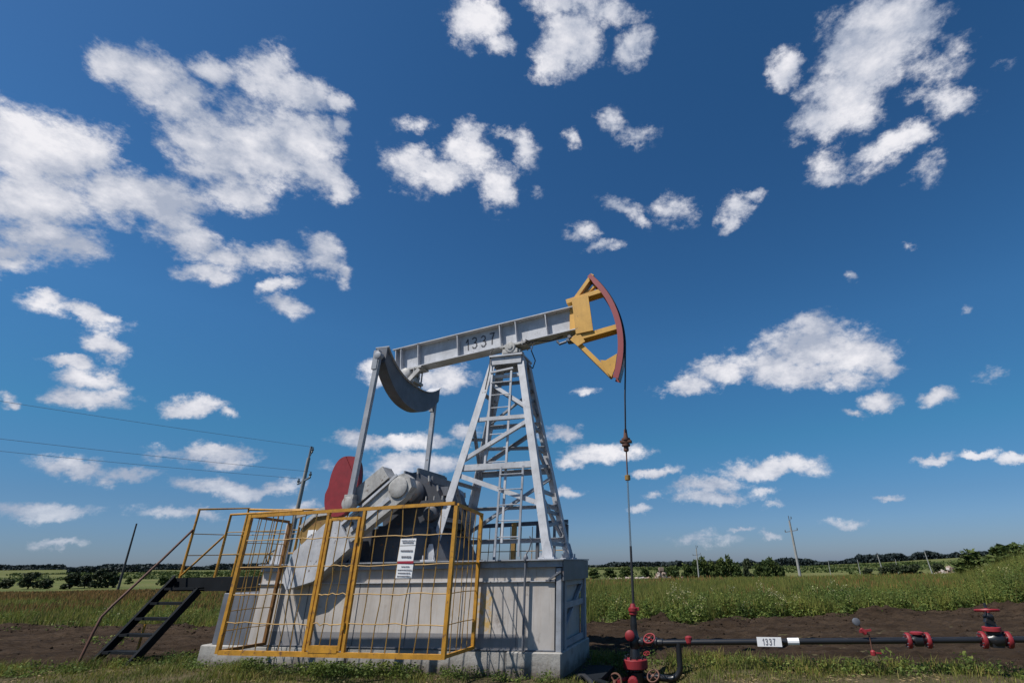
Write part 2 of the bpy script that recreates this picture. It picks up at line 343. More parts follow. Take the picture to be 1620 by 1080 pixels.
M_INKSOFT = painted('worn_lettering', (0.22, 0.22, 0.25), 0.7, 0.0, 0.6, streak=False)
M_REDINK = painted('red_lettering', (0.4, 0.03, 0.06), 0.8, 0.0, 0.6, streak=False)
M_TIMBER = painted('weathered_wood_pole', (0.055, 0.055, 0.06), 0.6, 0.0, 0.9)
M_INSUL = painted('insulator_glass', (0.10, 0.12, 0.13), 0.8, 0.0, 0.25, streak=False)
M_COPPER = painted('aluminium_wire', (0.10, 0.10, 0.11), 0.8, 0.0, 0.5, 0.3, streak=False)
def concrete(name, c, warm=(1.0, 0.93, 0.84), splash=False):
    k = MT(name); v = k.obj(); n = k.noise(v, 1.7, 7, 0.65)
    a = k.mix(k.rng(n, 0.35, 0.65), tuple(x * 0.72 for x in c), c)
    a = k.mix(k.rng(k.noise(k.obj((5, 5, 0.6)), 2, 4), 0.5, 0.75, 0, 0.6), a, tuple(x * y * 0.8 for x, y in zip(c, warm)))
    a = k.mix(k.rng(k.noise(v, 28, 6, 0.7), 0.62, 0.72, 0, 0.6), a, tuple(x * 0.5 for x in c))
    if splash:      # mud thrown up on the foot of the slab
        sx = k.n('ShaderNodeSeparateXYZ'); k.l(k.tc.outputs['Object'], sx.inputs[0])
        q = k.n('ShaderNodeMath', operation='MULTIPLY_ADD'); k.l(k.noise(v, 4.5, 7, 0.7), q.inputs[0]); q.inputs[1].default_value = -0.5; k.l(sx.outputs[2], q.inputs[2])
        a = k.mix(k.rng(q.outputs[0], -0.22, -0.04, 0.85, 0.0), a, (0.085, 0.062, 0.042))
        a = k.mix(k.rng(k.noise(v, 1.3, 6, 0.7), 0.60, 0.72, 0, 0.6), a, (0.10, 0.085, 0.07))
    k.col(a); k.b.inputs['Roughness'].default_value = 0.9; k.bump(k.noise(v, 18, 8, 0.7), 0.5, 0.02); return k.m
M_CONC = concrete('concrete', (0.36, 0.345, 0.32), splash=True)
M_POLE = concrete('pole_concrete', (0.30, 0.30, 0.29))
def pedestal_mat():
    # grey-painted sheet with rain streaks, a yellow overspray patch and a darker band along its foot
    k = MT('pedestal_paint'); v = k.obj(); sx = k.n('ShaderNodeSeparateXYZ'); k.l(k.tc.outputs['Object'], sx.inputs[0])
    c = (0.50, 0.465, 0.435)
    a = k.mix(k.rng(k.noise(v, 1.1, 7, 0.6), 0.38, 0.64), tuple(x * 0.80 for x in c), c)
    a = k.mix(k.rng(k.noise(k.obj((3.5, 3.5, 0.5)), 1.9, 7, 0.68), 0.46, 0.70, 0, 0.5), a, (0.33, 0.265, 0.20))
    a = k.mix(k.rng(k.noise(k.obj((22, 22, 0.8)), 1.3, 3, 0.6), 0.60, 0.72, 0, 0.4), a, (0.17, 0.13, 0.10))
    a = k.mix(k.rng(k.noise(k.obj((1.2, 1.2, 1.0)), 2.2, 8, 0.7), 0.60, 0.70, 0, 0.55), a, (0.13, 0.105, 0.085))
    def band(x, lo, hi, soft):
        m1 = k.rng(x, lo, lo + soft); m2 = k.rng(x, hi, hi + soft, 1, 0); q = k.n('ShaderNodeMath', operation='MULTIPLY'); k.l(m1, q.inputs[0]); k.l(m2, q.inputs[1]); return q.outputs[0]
    def mul(p, q_):
        q = k.n('ShaderNodeMath', operation='MULTIPLY'); k.l(p, q.inputs[0]); k.l(q_, q.inputs[1]); return q.outputs[0]
    yp = mul(mul(band(sx.outputs[0], 1.88, 2.20, 0.06), band(sx.outputs[2], 0.22, 0.86, 0.08)), k.rng(k.noise(v, 9, 5, 0.7), 0.42, 0.6, 0, 0.8))
    a = k.mix(yp, a, (0.50, 0.30, 0.04))
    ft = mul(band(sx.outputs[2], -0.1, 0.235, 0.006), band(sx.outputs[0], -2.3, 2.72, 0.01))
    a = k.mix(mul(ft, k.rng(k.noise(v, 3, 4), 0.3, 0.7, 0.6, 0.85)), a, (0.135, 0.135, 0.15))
    k.col(a); k.b.inputs['Roughness'].default_value = 0.55; k.bump(k.noise(v, 3.0, 3, 0.5), 0.25, 0.02); return k.m
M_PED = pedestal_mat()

# ------------------------------------------------------------------ terrain
def sstep(x): x = np.clip(x, 0, 1); return x * x * (3 - 2 * x)
def vnoise(x, y, seed=0):
    """smooth value noise"""
    xi, yi = np.floor(x).astype(int), np.floor(y).astype(int); fx, fy = x - xi, y - yi
    def h(a, b):
        n = (a * 374761393 + b * 668265263 + seed * 974634777) & 0x7fffffff
        n = ((n ^ (n >> 13)) * 1274126177) & 0x7fffffff
        return ((n ^ (n >> 16)) & 0xffff) / 65535.0
    u, w = fx * fx * (3 - 2 * fx), fy * fy * (3 - 2 * fy)
    return (h(xi, yi) * (1 - u) + h(xi + 1, yi) * u) * (1 - w) + (h(xi, yi + 1) * (1 - u) + h(xi + 1, yi + 1) * u) * w
def fbm(x, y, o=4, seed=0):
    s = 0; a = 0.5
    for i in range(o): s = s + a * vnoise(x * 2 ** i, y * 2 ** i, seed + i); a *= 0.5
    return s
HX = [-3, -1.08, -0.6, -0.2, 0, 0.38, 0.53, 0.64, 0.78, 3]; HS = [0.012, 0.011, 0.006, 0.002, -0.001, -0.003, 0.0, 0.0045, 0.0085, 0.01]
def far_z(x, y): return 1.65 + (np.interp(x / np.maximum(y, 1), HX, HS) - 0.0042) * 2000
def ground_z(x, y):
    x = np.asarray(x, float); y = np.asarray(y, float); r = np.maximum(y, 1e-3)
    z = -4.6 * sstep((r - 27) / 165)
    k = sstep((r - 190) / 1700.0)
    z = z * (1 - k) + far_z(x, y) * k
    z = z + (fbm(x / 30, y / 30, 3, 5) - 0.45) * 1.2 * sstep((r - 45) / 60) + (fbm(x / 260, y / 260, 3, 9) - 0.45) * 6 * sstep((r - 260) / 500) * (1 - sstep((r - 1100) / 700))
    z = z + (fbm(x / 1.3, y / 1.3, 3, 3) - 0.45) * 0.07 * (1 - sstep((r - 30) / 30))
    # worn hollow round the well
    sx = (x - O.x) * E1.x + (y - O.y) * E1.y; ty = (x - O.x) * E2.x + (y - O.y) * E2.y
    z = z - 0.33 * np.exp(-((sx - 1.15) / 0.75) ** 4 - ((ty - 0.35) / 0.95) ** 4)
    z = np.where(y < -50, 0, z)
    # bank with bushes on the right
    z = z + 0.35 * sstep((x / np.maximum(y, 1) - 0.60) / 0.14) * sstep((r - 22) / 12) * (1 - sstep((r - 60) / 50))
    return z
def pushmesh(name, V, F, mat, smooth=False):
    """V: (n,3) array, F: (m,k) index array"""
    me = bpy.data.meshes.new(name); V = np.ascontiguousarray(V, np.float32); F = np.ascontiguousarray(F, np.int32)
    me.vertices.add(len(V)); me.vertices.foreach_set('co', V.ravel())
    me.loops.add(F.size); me.loops.foreach_set('vertex_index', F.ravel())
    me.polygons.add(len(F)); me.polygons.foreach_set('loop_start', np.arange(0, F.size, F.shape[1], dtype=np.int32))
    try: me.polygons.foreach_set('loop_total', np.full(len(F), F.shape[1], np.int32))
    except Exception: pass
    me.update(calc_edges=True)
    if smooth: me.polygons.foreach_set('use_smooth', np.ones(len(F), bool))
    for m in (mat if isinstance(mat, (list, tuple)) else [mat]): me.materials.append(m)
    return me
def place(name, me, kind=None, loc=(0, 0, 0)):
    o = bpy.data.objects.new(name, me); COL.objects.link(o); o.location = loc
    if kind: o['kind'] = kind
    return o
def grid(xs, ys, fz):
    X, Y = np.meshgrid(xs, ys); Z = fz(X, Y); V = np.stack([X, Y, Z], -1).reshape(-1, 3)
    nx, ny = len(xs), len(ys); i = np.arange(ny - 1)[:, None] * nx + np.arange(nx - 1)[None, :]
    return V, np.stack([i, i + 1, i + nx + 1, i + nx], -1).reshape(-1, 4)

def ground_mat():
    k = MT('ground_grass_and_soil'); g = k.n('ShaderNodeNewGeometry'); mp = k.n('ShaderNodeMapping'); k.l(g.outputs['Position'], mp.inputs['Vector']); P = mp.outputs[0]
    sp = k.n('ShaderNodeSeparateXYZ'); k.l(P, sp.inputs[0])
    near = k.mix(k.rng(k.noise(P, 0.9, 6, 0.65), 0.38, 0.62), (0.055, 0.048, 0.020), (0.115, 0.088, 0.055))
    near = k.mix(k.rng(k.noise(P, 14, 5, 0.7), 0.5, 0.7), near, (0.045, 0.055, 0.018))
    mp2 = k.n('ShaderNodeMapping'); mp2.inputs['Scale'].default_value = (0.25, 1, 1); k.l(g.outputs['Position'], mp2.inputs['Vector'])
    midf = k.mix(k.rng(k.noise(mp2.outputs[0], 0.02, 5, 0.6), 0.4, 0.6), (0.088, 0.104, 0.030), (0.125, 0.126, 0.046))
    midf = k.mix(k.rng(k.noise(mp2.outputs[0], 0.11, 6, 0.65), 0.48, 0.7, 0, 0.8), midf, (0.048, 0.065, 0.022))
    a = k.mix(k.rng(sp.outputs[1], 24, 34), near, midf)
    k.col(a); k.b.inputs['Roughness'].default_value = 1.0; k.b.inputs['Specular IOR Level'].default_value = 0.1
    k.bump(k.noise(P, 10, 8, 0.7), 0.8, 0.05); return k.m
def sinhspace(lo, hi, n, k, c=0.0):
    u = np.linspace(math.asinh((lo - c) / k), math.asinh((hi - c) / k), n); return c + k * np.sinh(u)
M_GROUND = ground_mat()
V, Fq = grid(sinhspace(-5500, 5500, 420, 6.0), np.concatenate([np.linspace(-1500, 2, 25), sinhspace(2.4, 6500, 420, 5.0, 8.0)]), ground_z)
me = pushmesh('ground', V, Fq, M_GROUND, True); place('ground', me, 'structure')

# ploughed firebreak
NX = [-40, -11.2, -9.4, -8.4, -6, -0.1, 1.9, 3.5, 6.7, 12, 30]; NY = [11.1, 11.15, 11.1, 12.0, 12.2, 11.45, 10.9, 10.2, 9.45, 8.6, 7]
FX = [-40, -20, -16, -11.5, -5, 0, 2, 3.6, 5.7, 10, 14.5, 40]; FY = [23, 19.5, 18.8, 17.3, 17.2, 17.0, 16.6, 17.0, 18.2, 19.0, 18.9, 18]
def near_edge(x): return np.interp(x, NX, NY)
def far_edge(x): return np.interp(x, FX, FY)
def dirt_z(x, y):
    a = y - (near_edge(x) + (fbm(x * 1.5, y * 1.5, 3, 21) - 0.45) * 1.1); b = (far_edge(x) + (fbm(x * 0.8, y * 0.8, 3, 22) - 0.45) * 2.2) - y
    e = np.minimum(a, b)
    inside = sstep((e + 0.25) / 0.5)
    rough = (fbm(x * 1.1, y * 2.4, 5, 31) - 0.47) * 0.16 + (fbm(x * 5, y * 6, 4, 33) - 0.45) * 0.20
    bank = np.exp(-((b - 0.7) / 0.7) ** 2) * np.clip((fbm(x * 0.45, y * 0.45, 4, 41) - 0.34) * 0.42, 0, 1) + 0.03 * np.exp(-((b - 1.2) / 1.3) ** 2)
    bank = bank + 0.34 * np.exp(-((x - 2.0) / 0.42) ** 2 - ((y - 16.6) / 0.6) ** 2) + 0.22 * np.exp(-((x - 9.0) / 1.2) ** 2 - ((y - 18.6) / 0.9) ** 2) + 0.16 * np.exp(-((x - 13.6) / 1.4) ** 2 - ((y - 18.6) / 1.0) ** 2)
    return ground_z(x, y) - 0.14 + inside * (0.17 + rough * 0.8 + bank * (1 + (fbm(x * 5, y * 5, 3, 44) - 0.45)))
def dirt_mat():
    k = MT('ploughed_earth'); g = k.n('ShaderNodeNewGeometry'); mp = k.n('ShaderNodeMapping'); mp.inputs['Scale'].default_value = (0.22, 1, 1); k.l(g.outputs['Position'], mp.inputs['Vector']); P = mp.outputs[0]
    a = k.mix(k.rng(k.noise(P, 2.2, 7, 0.65), 0.36, 0.64), (0.040, 0.026, 0.0165), (0.082, 0.056, 0.037))
    a = k.mix(k.rng(k.noise(P, 9, 7, 0.75), 0.48, 0.72), a, (0.020, 0.014, 0.010))
    a = k.mix(k.rng(k.noise(P, 38, 4, 0.7), 0.64, 0.74), a, (0.085, 0.066, 0.049))
    k.col(a); k.b.inputs['Roughness'].default_value = 1.0; k.b.inputs['Specular IOR Level'].default_value = 0.1
    k.bump(k.noise(P, 16, 9, 0.8), 1.0, 0.11); return k.m
V, Fq = grid(np.linspace(-38, 30, 900), np.linspace(6.5, 24.5, 300), dirt_z)
# keep only the strip itself
zc = V[:, 2].reshape(300, 900); gz = ground_z(V[:, 0], V[:, 1]).reshape(300, 900); keep = (zc > gz - 0.10)
kq = keep[:-1, :-1] | keep[1:, :-1] | keep[:-1, 1:] | keep[1:, 1:]
me = pushmesh('ploughed_strip', V, Fq[kq.ravel()], dirt_mat(), True); place('ploughed_strip', me, 'structure')

def clods(n, x0, x1, smin, smax, rng_):
    x = rng_.uniform(x0, x1, n); a = np.where(rng_.uniform(0, 1, n) < .65, 1 - 0.28 * rng_.uniform(0, 1, n) ** 1.4, rng_.uniform(0, 1, n)); y = near_edge(x) + 0.1 + (far_edge(x) - near_edge(x) + 0.4) * a
    s = smin + (smax - smin) * rng_.uniform(0, 1, n) ** 4; z = dirt_z(x, y) + s * 0.12
    base = np.array([[1, 0, 0], [-1, 0, 0], [0, 1, 0], [0, -1, 0], [0, 0, 0.8], [0, 0, -0.8], [.6, .6, .4], [-.6, -.5, .45]])
    V = base[None] * s[:, None, None] * rng_.uniform(.45, 1.1, (n, 8, 3)) * 0.5; an = rng_.uniform(0, 6.28, n); c, q = np.cos(an), np.sin(an)
    X = V[..., 0] * c[:, None] - V[..., 1] * q[:, None]; Y = V[..., 0] * q[:, None] + V[..., 1] * c[:, None]
    V = np.stack([X + x[:, None], Y + y[:, None], V[..., 2] + z[:, None]], -1)
    T = np.array([[0, 6, 4], [0, 2, 6], [2, 4, 6], [2, 1, 4], [1, 7, 4], [1, 3, 7], [3, 4, 7], [3, 0, 4], [2, 0, 5], [1, 2, 5], [3, 1, 5], [0, 3, 5]])
    return V.reshape(-1, 3), (np.arange(n)[:, None, None] * 8 + T[None]).reshape(-1, 3)
_r = np.random.default_rng(5)
V, Fq = clods(9000, -26, 20, 0.015, 0.11, _r); me = pushmesh('soil_clods', V, Fq, bpy.data.materials['ploughed_earth']); place('soil_clods', me, 'stuff')

# ------------------------------------------------------------------ vegetation
def leaf_mat(name, cols, trans=0.35, patch=1.1):
    k = MT(name); g = k.n('ShaderNodeNewGeometry'); r = k.n('ShaderNodeValToRGB'); k.l(g.outputs['Random Per Island'], r.inputs[0])
    cr = r.color_ramp; cr.interpolation = 'LINEAR'
    for i, c in enumerate(cols):
        e = cr.elements[i] if i < 2 else cr.elements.new(0.5)
    for i, c in enumerate(cols):
        cr.elements[i].position = i / (len(cols) - 1)
    for i, c in enumerate(cols): cr.elements[i].color = tuple(c) + (1,)
    # plants differ from one another in patches: some darker and bluer, some yellower
    pn = k.noise(g.outputs['Position'], patch, 3, 0.6); hue = k.mix(k.rng(pn, 0.38, 0.62), (0.68, 0.78, 0.68), (1.30, 1.20, 0.95))
    leafc = k.mix(1.0, r.outputs[0], hue, 'MULTIPLY')
    k.col(leafc); k.b.inputs['Roughness'].default_value = 0.7; k.b.inputs['Specular IOR Level'].default_value = 0.25
    tr = k.n('ShaderNodeBsdfTranslucent'); k.l(leafc, tr.inputs['Color'])
    mx = k.n('ShaderNodeMixShader'); mx.inputs[0].default_value = trans; k.l(k.b.outputs[0], mx.inputs[1]); k.l(tr.outputs[0], mx.inputs[2])
    k.l(mx.outputs[0], k.t.nodes['Material Output'].inputs['Surface']); return k.m
M_GRASS = leaf_mat('grass_blades', [(0.0845, 0.1159, 0.0207), (0.1495, 0.1769, 0.0368), (0.182, 0.1891, 0.0517), (0.234, 0.183, 0.0805), (0.091, 0.1342, 0.0276)])
M_WEED = leaf_mat('weed_stems', [(0.0897, 0.1187, 0.0264), (0.1518, 0.1812, 0.0432), (0.207, 0.2063, 0.066), (0.1242, 0.1562, 0.0336), (0.2346, 0.1875, 0.078)])
M_BROAD = leaf_mat('broad_leaves', [(0.0562, 0.0944, 0.022), (0.1125, 0.1593, 0.0374), (0.175, 0.2124, 0.066), (0.0813, 0.118, 0.0286)])
M_BLOOM = leaf_mat('pale_blossom', [(0.36, 0.30, 0.2), (0.42, 0.38, 0.27), (0.22, 0.26, 0.11)], 0.2)
M_SORREL = leaf_mat('red_sorrel_heads', [(0.20, 0.10, 0.045), (0.24, 0.14, 0.06), (0.16, 0.12, 0.045)], 0.3)
M_CROWN = leaf_mat('tree_leaves', [(0.0385, 0.0609, 0.02), (0.0605, 0.0893, 0.028), (0.088, 0.1155, 0.04), (0.0495, 0.0735, 0.024)], 0.25, 0.35)
M_CROWND = leaf_mat('dark_tree_leaves', [(0.024, 0.034, 0.022), (0.036, 0.05, 0.028), (0.05, 0.066, 0.036)], 0.2, 0.35)
M_FAR = leaf_mat('distant_forest_leaves', [(0.016, 0.026, 0.036), (0.022, 0.034, 0.044), (0.028, 0.042, 0.046)], 0.1)
M_BARK = painted('bark', (0.09, 0.075, 0.06), 0.6, 0, 0.95)
M_DRY = leaf_mat('dry_straw', [(0.20, 0.15, 0.085), (0.28, 0.22, 0.14), (0.14, 0.10, 0.055)], 0.1)

def blades(P, h, w, lean=0.35, R=None):
    R = R or RNG; n = len(P); yaw = R.uniform(0, 2 * np.pi, n); ln = R.normal(0, lean, (n, 2)) * h[:, None]
    sx, sy = np.cos(yaw) * w / 2, np.sin(yaw) * w / 2
    V = np.empty((n, 5, 3)); V[:, 0] = P; V[:, 1] = P; V[:, 2] = P; V[:, 3] = P; V[:, 4] = P
    V[:, 0, 0] -= sx; V[:, 0, 1] -= sy; V[:, 1, 0] += sx; V[:, 1, 1] += sy; V[:, :2, 2] -= 0.03
    V[:, 2, 0] += ln[:, 0] * .4 - sx * .8; V[:, 2, 1] += ln[:, 1] * .4 - sy * .8; V[:, 3, 0] += ln[:, 0] * .4 + sx * .8; V[:, 3, 1] += ln[:, 1] * .4 + sy * .8
    V[:, 2:4, 2] += (h * .6)[:, None]; V[:, 4, 0] += ln[:, 0]; V[:, 4, 1] += ln[:, 1]; V[:, 4, 2] += h
    b = np.arange(n)[:, None, None] * 5; T = np.array([[0, 1, 3], [0, 3, 2], [2, 3, 4]])[None]
    return V.reshape(-1, 3), (b + T).reshape(-1, 3)
def leafs(C, size, droop=0.5, R=None, asp=0.55):
    R = R or RNG; n = len(C); u = R.normal(0, 1, (n, 3)); u[:, 2] *= droop; u /= np.linalg.norm(u, axis=1)[:, None]
    q = R.normal(0, 1, (n, 3)); v = np.cross(u, q); v /= np.linalg.norm(v, axis=1)[:, None] + 1e-9
    s = np.asarray(size).reshape(-1, 1) * np.ones((n, 1))
    V = np.stack([C - u * s / 2, C + v * s * asp / 2, C + u * s / 2, C - v * s * asp / 2], 1)
    b = np.arange(n)[:, None] * 4
    F = np.concatenate([b + np.array([[0, 1, 2]]), b + np.array([[0, 2, 3]])], 0)
    return V.reshape(-1, 3), F
def join(parts):
    V = []; F = []; n = 0
    for v, f in parts: V.append(v); F.append(f + n); n += len(v)
    return np.concatenate(V), np.concatenate(F)
def scatter(n, x0, x1, y0, y1, ok, power=1.0):
    x = RNG.uniform(x0, x1, n); y = y0 + (y1 - y0) * RNG.uniform(0, 1, n) ** power; m = ok(x, y)
    x, y = x[m], y[m]; return np.stack([x, y, ground_z(x, y)], 1)
def in_frame(x, y):       # a generous wedge round the view; nothing is planted behind the viewer
    return (x > -1.25 * y - 3) & (x < 1.05 * y + 4)
def on_base(x, y):        # under the pedestal and its slab
    s = (x - O.x) * E1.x + (y - O.y) * E1.y; t = (x - O.x) * E2.x + (y - O.y) * E2.y
    return (s > -7.35) & (s < 0.1) & (t > -0.02) & (t < 1.9)
def soil(x, y): 
    a = y - near_edge(x) - (fbm(x * 1.5, y * 1.5, 3, 21) - 0.45) * 1.1; b = far_edge(x) + (fbm(x * 0.8, y * 0.8, 3, 22) - 0.45) * 2.2 - y
    return np.minimum(a, b)

# short grass on the pad in front, patchy and trodden
def ok_near(x, y):
    return in_frame(x, y) & ~on_base(x, y) & (soil(x, y) < 0.12) & (RNG.uniform(0, 1, len(x)) < sstep((fbm(x * 0.9, y * 0.9, 4, 61) - 0.32) / 0.2) * 0.9 + 0.07)
P = scatter(150000, -16, 12, 7.0, 13.2, ok_near)
tall = sstep((fbm(P[:, 0] * 1.4, P[:, 1] * 1.4, 3, 65) - 0.42) / 0.25)
tall = np.maximum(tall, 1.3 * sstep((soil(P[:, 0], P[:, 1]) + 0.9) / 0.9))
h = RNG.uniform(0.03, 0.09, len(P)) * (0.7 + 1.5 * tall); w = RNG.uniform(0.006, 0.014, len(P))
me = pushmesh('short_grass', *blades(P, h, w, 0.45), M_GRASS); place('short_grass', me, 'stuff')
P = scatter(26000, -14, 9, 7.0, 12.0, lambda x, y: in_frame(x, y) & ~on_base(x, y) & (soil(x, y) < 0) & (fbm(x * 1.2, y * 1.2, 3, 77) > 0.5)); P[:, 2] += RNG.uniform(0, 0.03, len(P))
me = pushmesh('dry_straw', *leafs(P, RNG.uniform(0.03, 0.10, len(P)), 0.15, asp=0.18), M_DRY); place('dry_straw', me, 'stuff')
# small broad-leaved weeds along the slab and at the soil's edge
def rosette(x, y, n, rad, hh, size): 
    C = np.stack([x + RNG.normal(0, rad, n), y + RNG.normal(0, rad, n), ground_z(x, y) + RNG.uniform(0.01, hh, n)], 1); return leafs(C, RNG.uniform(0.5, 1, n) * size, 0.5)
parts = []
for i in range(150):
    s = random.uniform(-7.2, -0.1); p = W(s, -random.uniform(0.02, 0.5) ** 1.2); parts.append(rosette(p.x, p.y, random.randint(12, 50), random.uniform(0.03, 0.10), random.uniform(0.05, 0.16), 0.05))
for s, t in ((-4.3, -0.35), (-4.0, -0.5), (-3.7, -0.4), (-3.3, -0.3), (-5.6, -0.3), (-2.6, -0.45)):
    for j in range(9):
        p = W(s + random.gauss(0, .16), t + random.gauss(0, .10)); parts.append(rosette(p.x, p.y, 60, 0.07, 0.2, 0.06))
for i in range(420):
    x = random.uniform(-14, 9); y = float(near_edge(x)) - random.uniform(-0.1, 0.7)
    if on_base(np.array([x]), np.array([y]))[0]: continue
    parts.append(rosette(x, y, random.randint(15, 50), random.uniform(0.04, 0.12), random.uniform(0.06, 0.2), 0.06))
for i in range(70):       # seedlings on the soil
    x = random.uniform(-20, 18); y = random.uniform(float(near_edge(x)) + 0.5, float(far_edge(x)))
    if random.random() < 0.75: y = float(far_edge(x)) - abs(random.gauss(0.6, 0.5))
    parts.append(rosette(x, y, random.randint(15, 60), random.uniform(0.06, 0.16), random.uniform(0.15, 0.32), 0.09))
me = pushmesh('low_weeds', *join(parts), M_BROAD); place('low_weeds', me, 'stuff')

# tall wild growth beyond the soil strip, right of the pedestal
def hgt(x, y): return 0.90 * (0.50 + 0.75 * (fbm(x * 0.35, y * 0.35, 3, 81))) * (1 + 1.1 * sstep((x / np.maximum(y, 1) - 0.62) / 0.18)) * np.where(y > 34, 0.72, 1)
ok_r = lambda x, y: in_frame(x, y) & (x > -2.5) & ((fbm(x * .7, y * .7, 3, 88) > .36) | (soil(x, y) < -3.5)) & (soil(x, y) < -0.15 - 0.35 * RNG.uniform(0, 1, len(x))) & (y > 15)
P = scatter(260000, -2.5, 36, 16, 34, ok_r, 1.0); H = hgt(P[:, 0], P[:, 1])
h = H * RNG.uniform(0.45, 1.08, len(P)); w = RNG.uniform(0.010, 0.024, len(P))
A = blades(P, h, w, 0.16)
P2 = scatter(200000, -2.5, 75, 33, 85, lambda x, y: in_frame(x, y)); h2 = RNG.uniform(0.3, 0.75, len(P2)) * (0.7 + 0.6 * fbm(P2[:, 0] * .12, P2[:, 1] * .12, 3, 83)); B = blades(P2, h2, RNG.uniform(0.03, 0.07, len(P2)), 0.2)
me = pushmesh('tall_grass', *join([A, B]), M_WEED); place('tall_grass', me, 'stuff')
# leafy nettles and burdock packed along the near side of it
parts = []; bl = []
def stalks(n, x0, x1, y0, y1, ok, hf, leaf, nleaf, bloomf=None):
    P = scatter(n, x0, x1, y0, y1, ok, 1.0)
    for x, y, z in P:
        h = float(hf(x, y)) * random.uniform(0.45, 1.18); k = int(nleaf * random.uniform(0.7, 1.3)); q = RNG.uniform(0.08, 1, k); r = 0.20 * (1.05 - q * 0.7)
        a = RNG.uniform(0, 6.28, k); C = np.stack([x + np.cos(a) * r * RNG.uniform(.2, 1, k), y + np.sin(a) * r * RNG.uniform(.2, 1, k), z + q * h], 1)
        parts.append(leafs(C, leaf * (1.25 - 0.7 * q) * RNG.uniform(.6, 1.1, k), 0.6, asp=0.5))
        if bloomf is not None and random.random() < bloomf(x, y):
            k = 26; C = np.stack([x + RNG.normal(0, .09, k), y + RNG.normal(0, .09, k), z + h + RNG.normal(0.02, .06, k)], 1); bl.append(leafs(C, RNG.uniform(.02, .05, k), 1.0, asp=0.9))
ok_edge = lambda x, y: in_frame(x, y) & (soil(x, y) < -0.1) & (soil(x, y) > -3.6) & (y > 15) & (fbm(x * 0.55, y * 0.55, 3, 91) > 0.31 + 0.1 * (x < 0))
def bloom(x, y): return 0.24 if (2.4 < x < 3.3 or 6.1 < x < 6.7 or 15 < x < 15.3) else 0.015
stalks(9000, -2.5, 30, 16, 25, ok_edge, lambda x, y: hgt(x, y) * 0.95, 0.12, 36, bloom)
stalks(900, 15, 34, 21, 36, lambda x, y: in_frame(x, y) & (fbm(x * .5, y * .5, 3, 92) > .45), lambda x, y: hgt(x, y) * 1.15, 0.13, 40, lambda x, y: 0.04)
# left of the stairs the growth is low
stalks(1500, -30, -8, 16.5, 23, lambda x, y: in_frame(x, y) & (soil(x, y) < -0.1) & (fbm(x * .4, y * .4, 3, 93) > .42), lambda x, y: 0.42, 0.09, 26, lambda x, y: 0.02)
me = pushmesh('leafy_weeds', *join(parts), M_BROAD); place('leafy_weeds', me, 'stuff')
if bl: me = pushmesh('pale_wildflowers', *join(bl), M_BLOOM); place('pale_wildflowers', me, 'stuff')
# meadow on the left
P = scatter(260000, -75, -5, 17, 60, lambda x, y: in_frame(x, y) & (soil(x, y) < -0.1), 1.2)
h = RNG.uniform(0.16, 0.46, len(P)); w = 0.008 + 0.0008 * P[:, 1] * RNG.uniform(.6, 1.2, len(P))
me = pushmesh('meadow_grass', *blades(P, h, w, 0.25), M_GRASS); place('meadow_grass', me, 'stuff')
def heads(n, x0, x1, y0, y1, hh, thr, sd, cover=None):
    P = scatter(n, x0, x1, y0, y1, lambda x, y: in_frame(x, y) & (soil(x, y) < -0.6) & (fbm(x * .16, y * .3, 3, sd) > thr))
    P[:, 2] += RNG.uniform(0.75, 1.1, len(P)) * hh; return blades(P, np.full(len(P), .13), 0.010 + 0.0006 * P[:, 1], .1)
me = pushmesh('red_sorrel', *join([heads(38000, -60, -8, 21, 48, 0.42, 0.38, 101), heads(9000, -2, 36, 20, 44, 0.72, 0.52, 102)]), M_SORREL); place('red_sorrel', me, 'stuff')

# distant forest: the dark strip below the sky
parts = []
def strip(x0, x1, y, hmax, n, thr, sd, size):
    u = RNG.uniform(x0, x1, n); hh = hmax * (0.35 + 0.65 * sstep((fbm(u * 14, np.zeros(n), 4, sd) - thr) / 0.2)) * (0.85 + .3 * fbm(u * 120, np.zeros(n), 2, sd + 5))
    hh = np.where(fbm(u * 14, np.zeros(n), 4, sd) < thr - 0.12, hh * 0.25, hh)
    yy = y + RNG.uniform(-25, 25, n) * y / 1500; C = np.stack([u * yy, yy, 0 * u], 1); C[:, 2] = ground_z(C[:, 0], C[:, 1]) + RNG.uniform(-0.05, 1, n) ** 0.8 * hh
    return leafs(C, RNG.uniform(.6, 1.3, n) * size, 1.0, asp=0.8)
parts.append(strip(-1.25, 1.05, 1900, 15, 30000, 0.30, 111, 8))
parts.append(strip(-1.25, -0.55, 1250, 15, 9000, 0.48, 113, 6))
parts.append(strip(0.15, 1.05, 1500, 20, 16000, 0.40, 115, 7))
parts.append(strip(-0.95, -0.80, 900, 9, 3000, 0.40, 116, 4))
me = pushmesh('distant_forest', *join(parts), M_FAR); place('distant_forest', me, 'stuff')
# hedges and scrub dotted over the middle distance
parts = []
for i in range(150):
    u = random.uniform(-1.15, 0.95); y = random.uniform(260, 900); x = u * y; L_ = random.uniform(4, 34) * (y / 400); k = int(60 + L_ * 6)
    if -1.05 < u < -0.7 and y < 420: continue
    C = np.stack([x + RNG.uniform(-L_, L_, k), y + RNG.normal(0, 2, k), np.zeros(k)], 1); C[:, 2] = ground_z(C[:, 0], C[:, 1]) + RNG.uniform(0, 2.4, k) * random.uniform(.5, 1.2)
    parts.append(leafs(C, RNG.uniform(.8, 1.8, k) * (y / 500 + .3), 1.0, asp=.8))
me = pushmesh('field_scrub', *join(parts), M_CROWN); place('field_scrub', me, 'stuff')

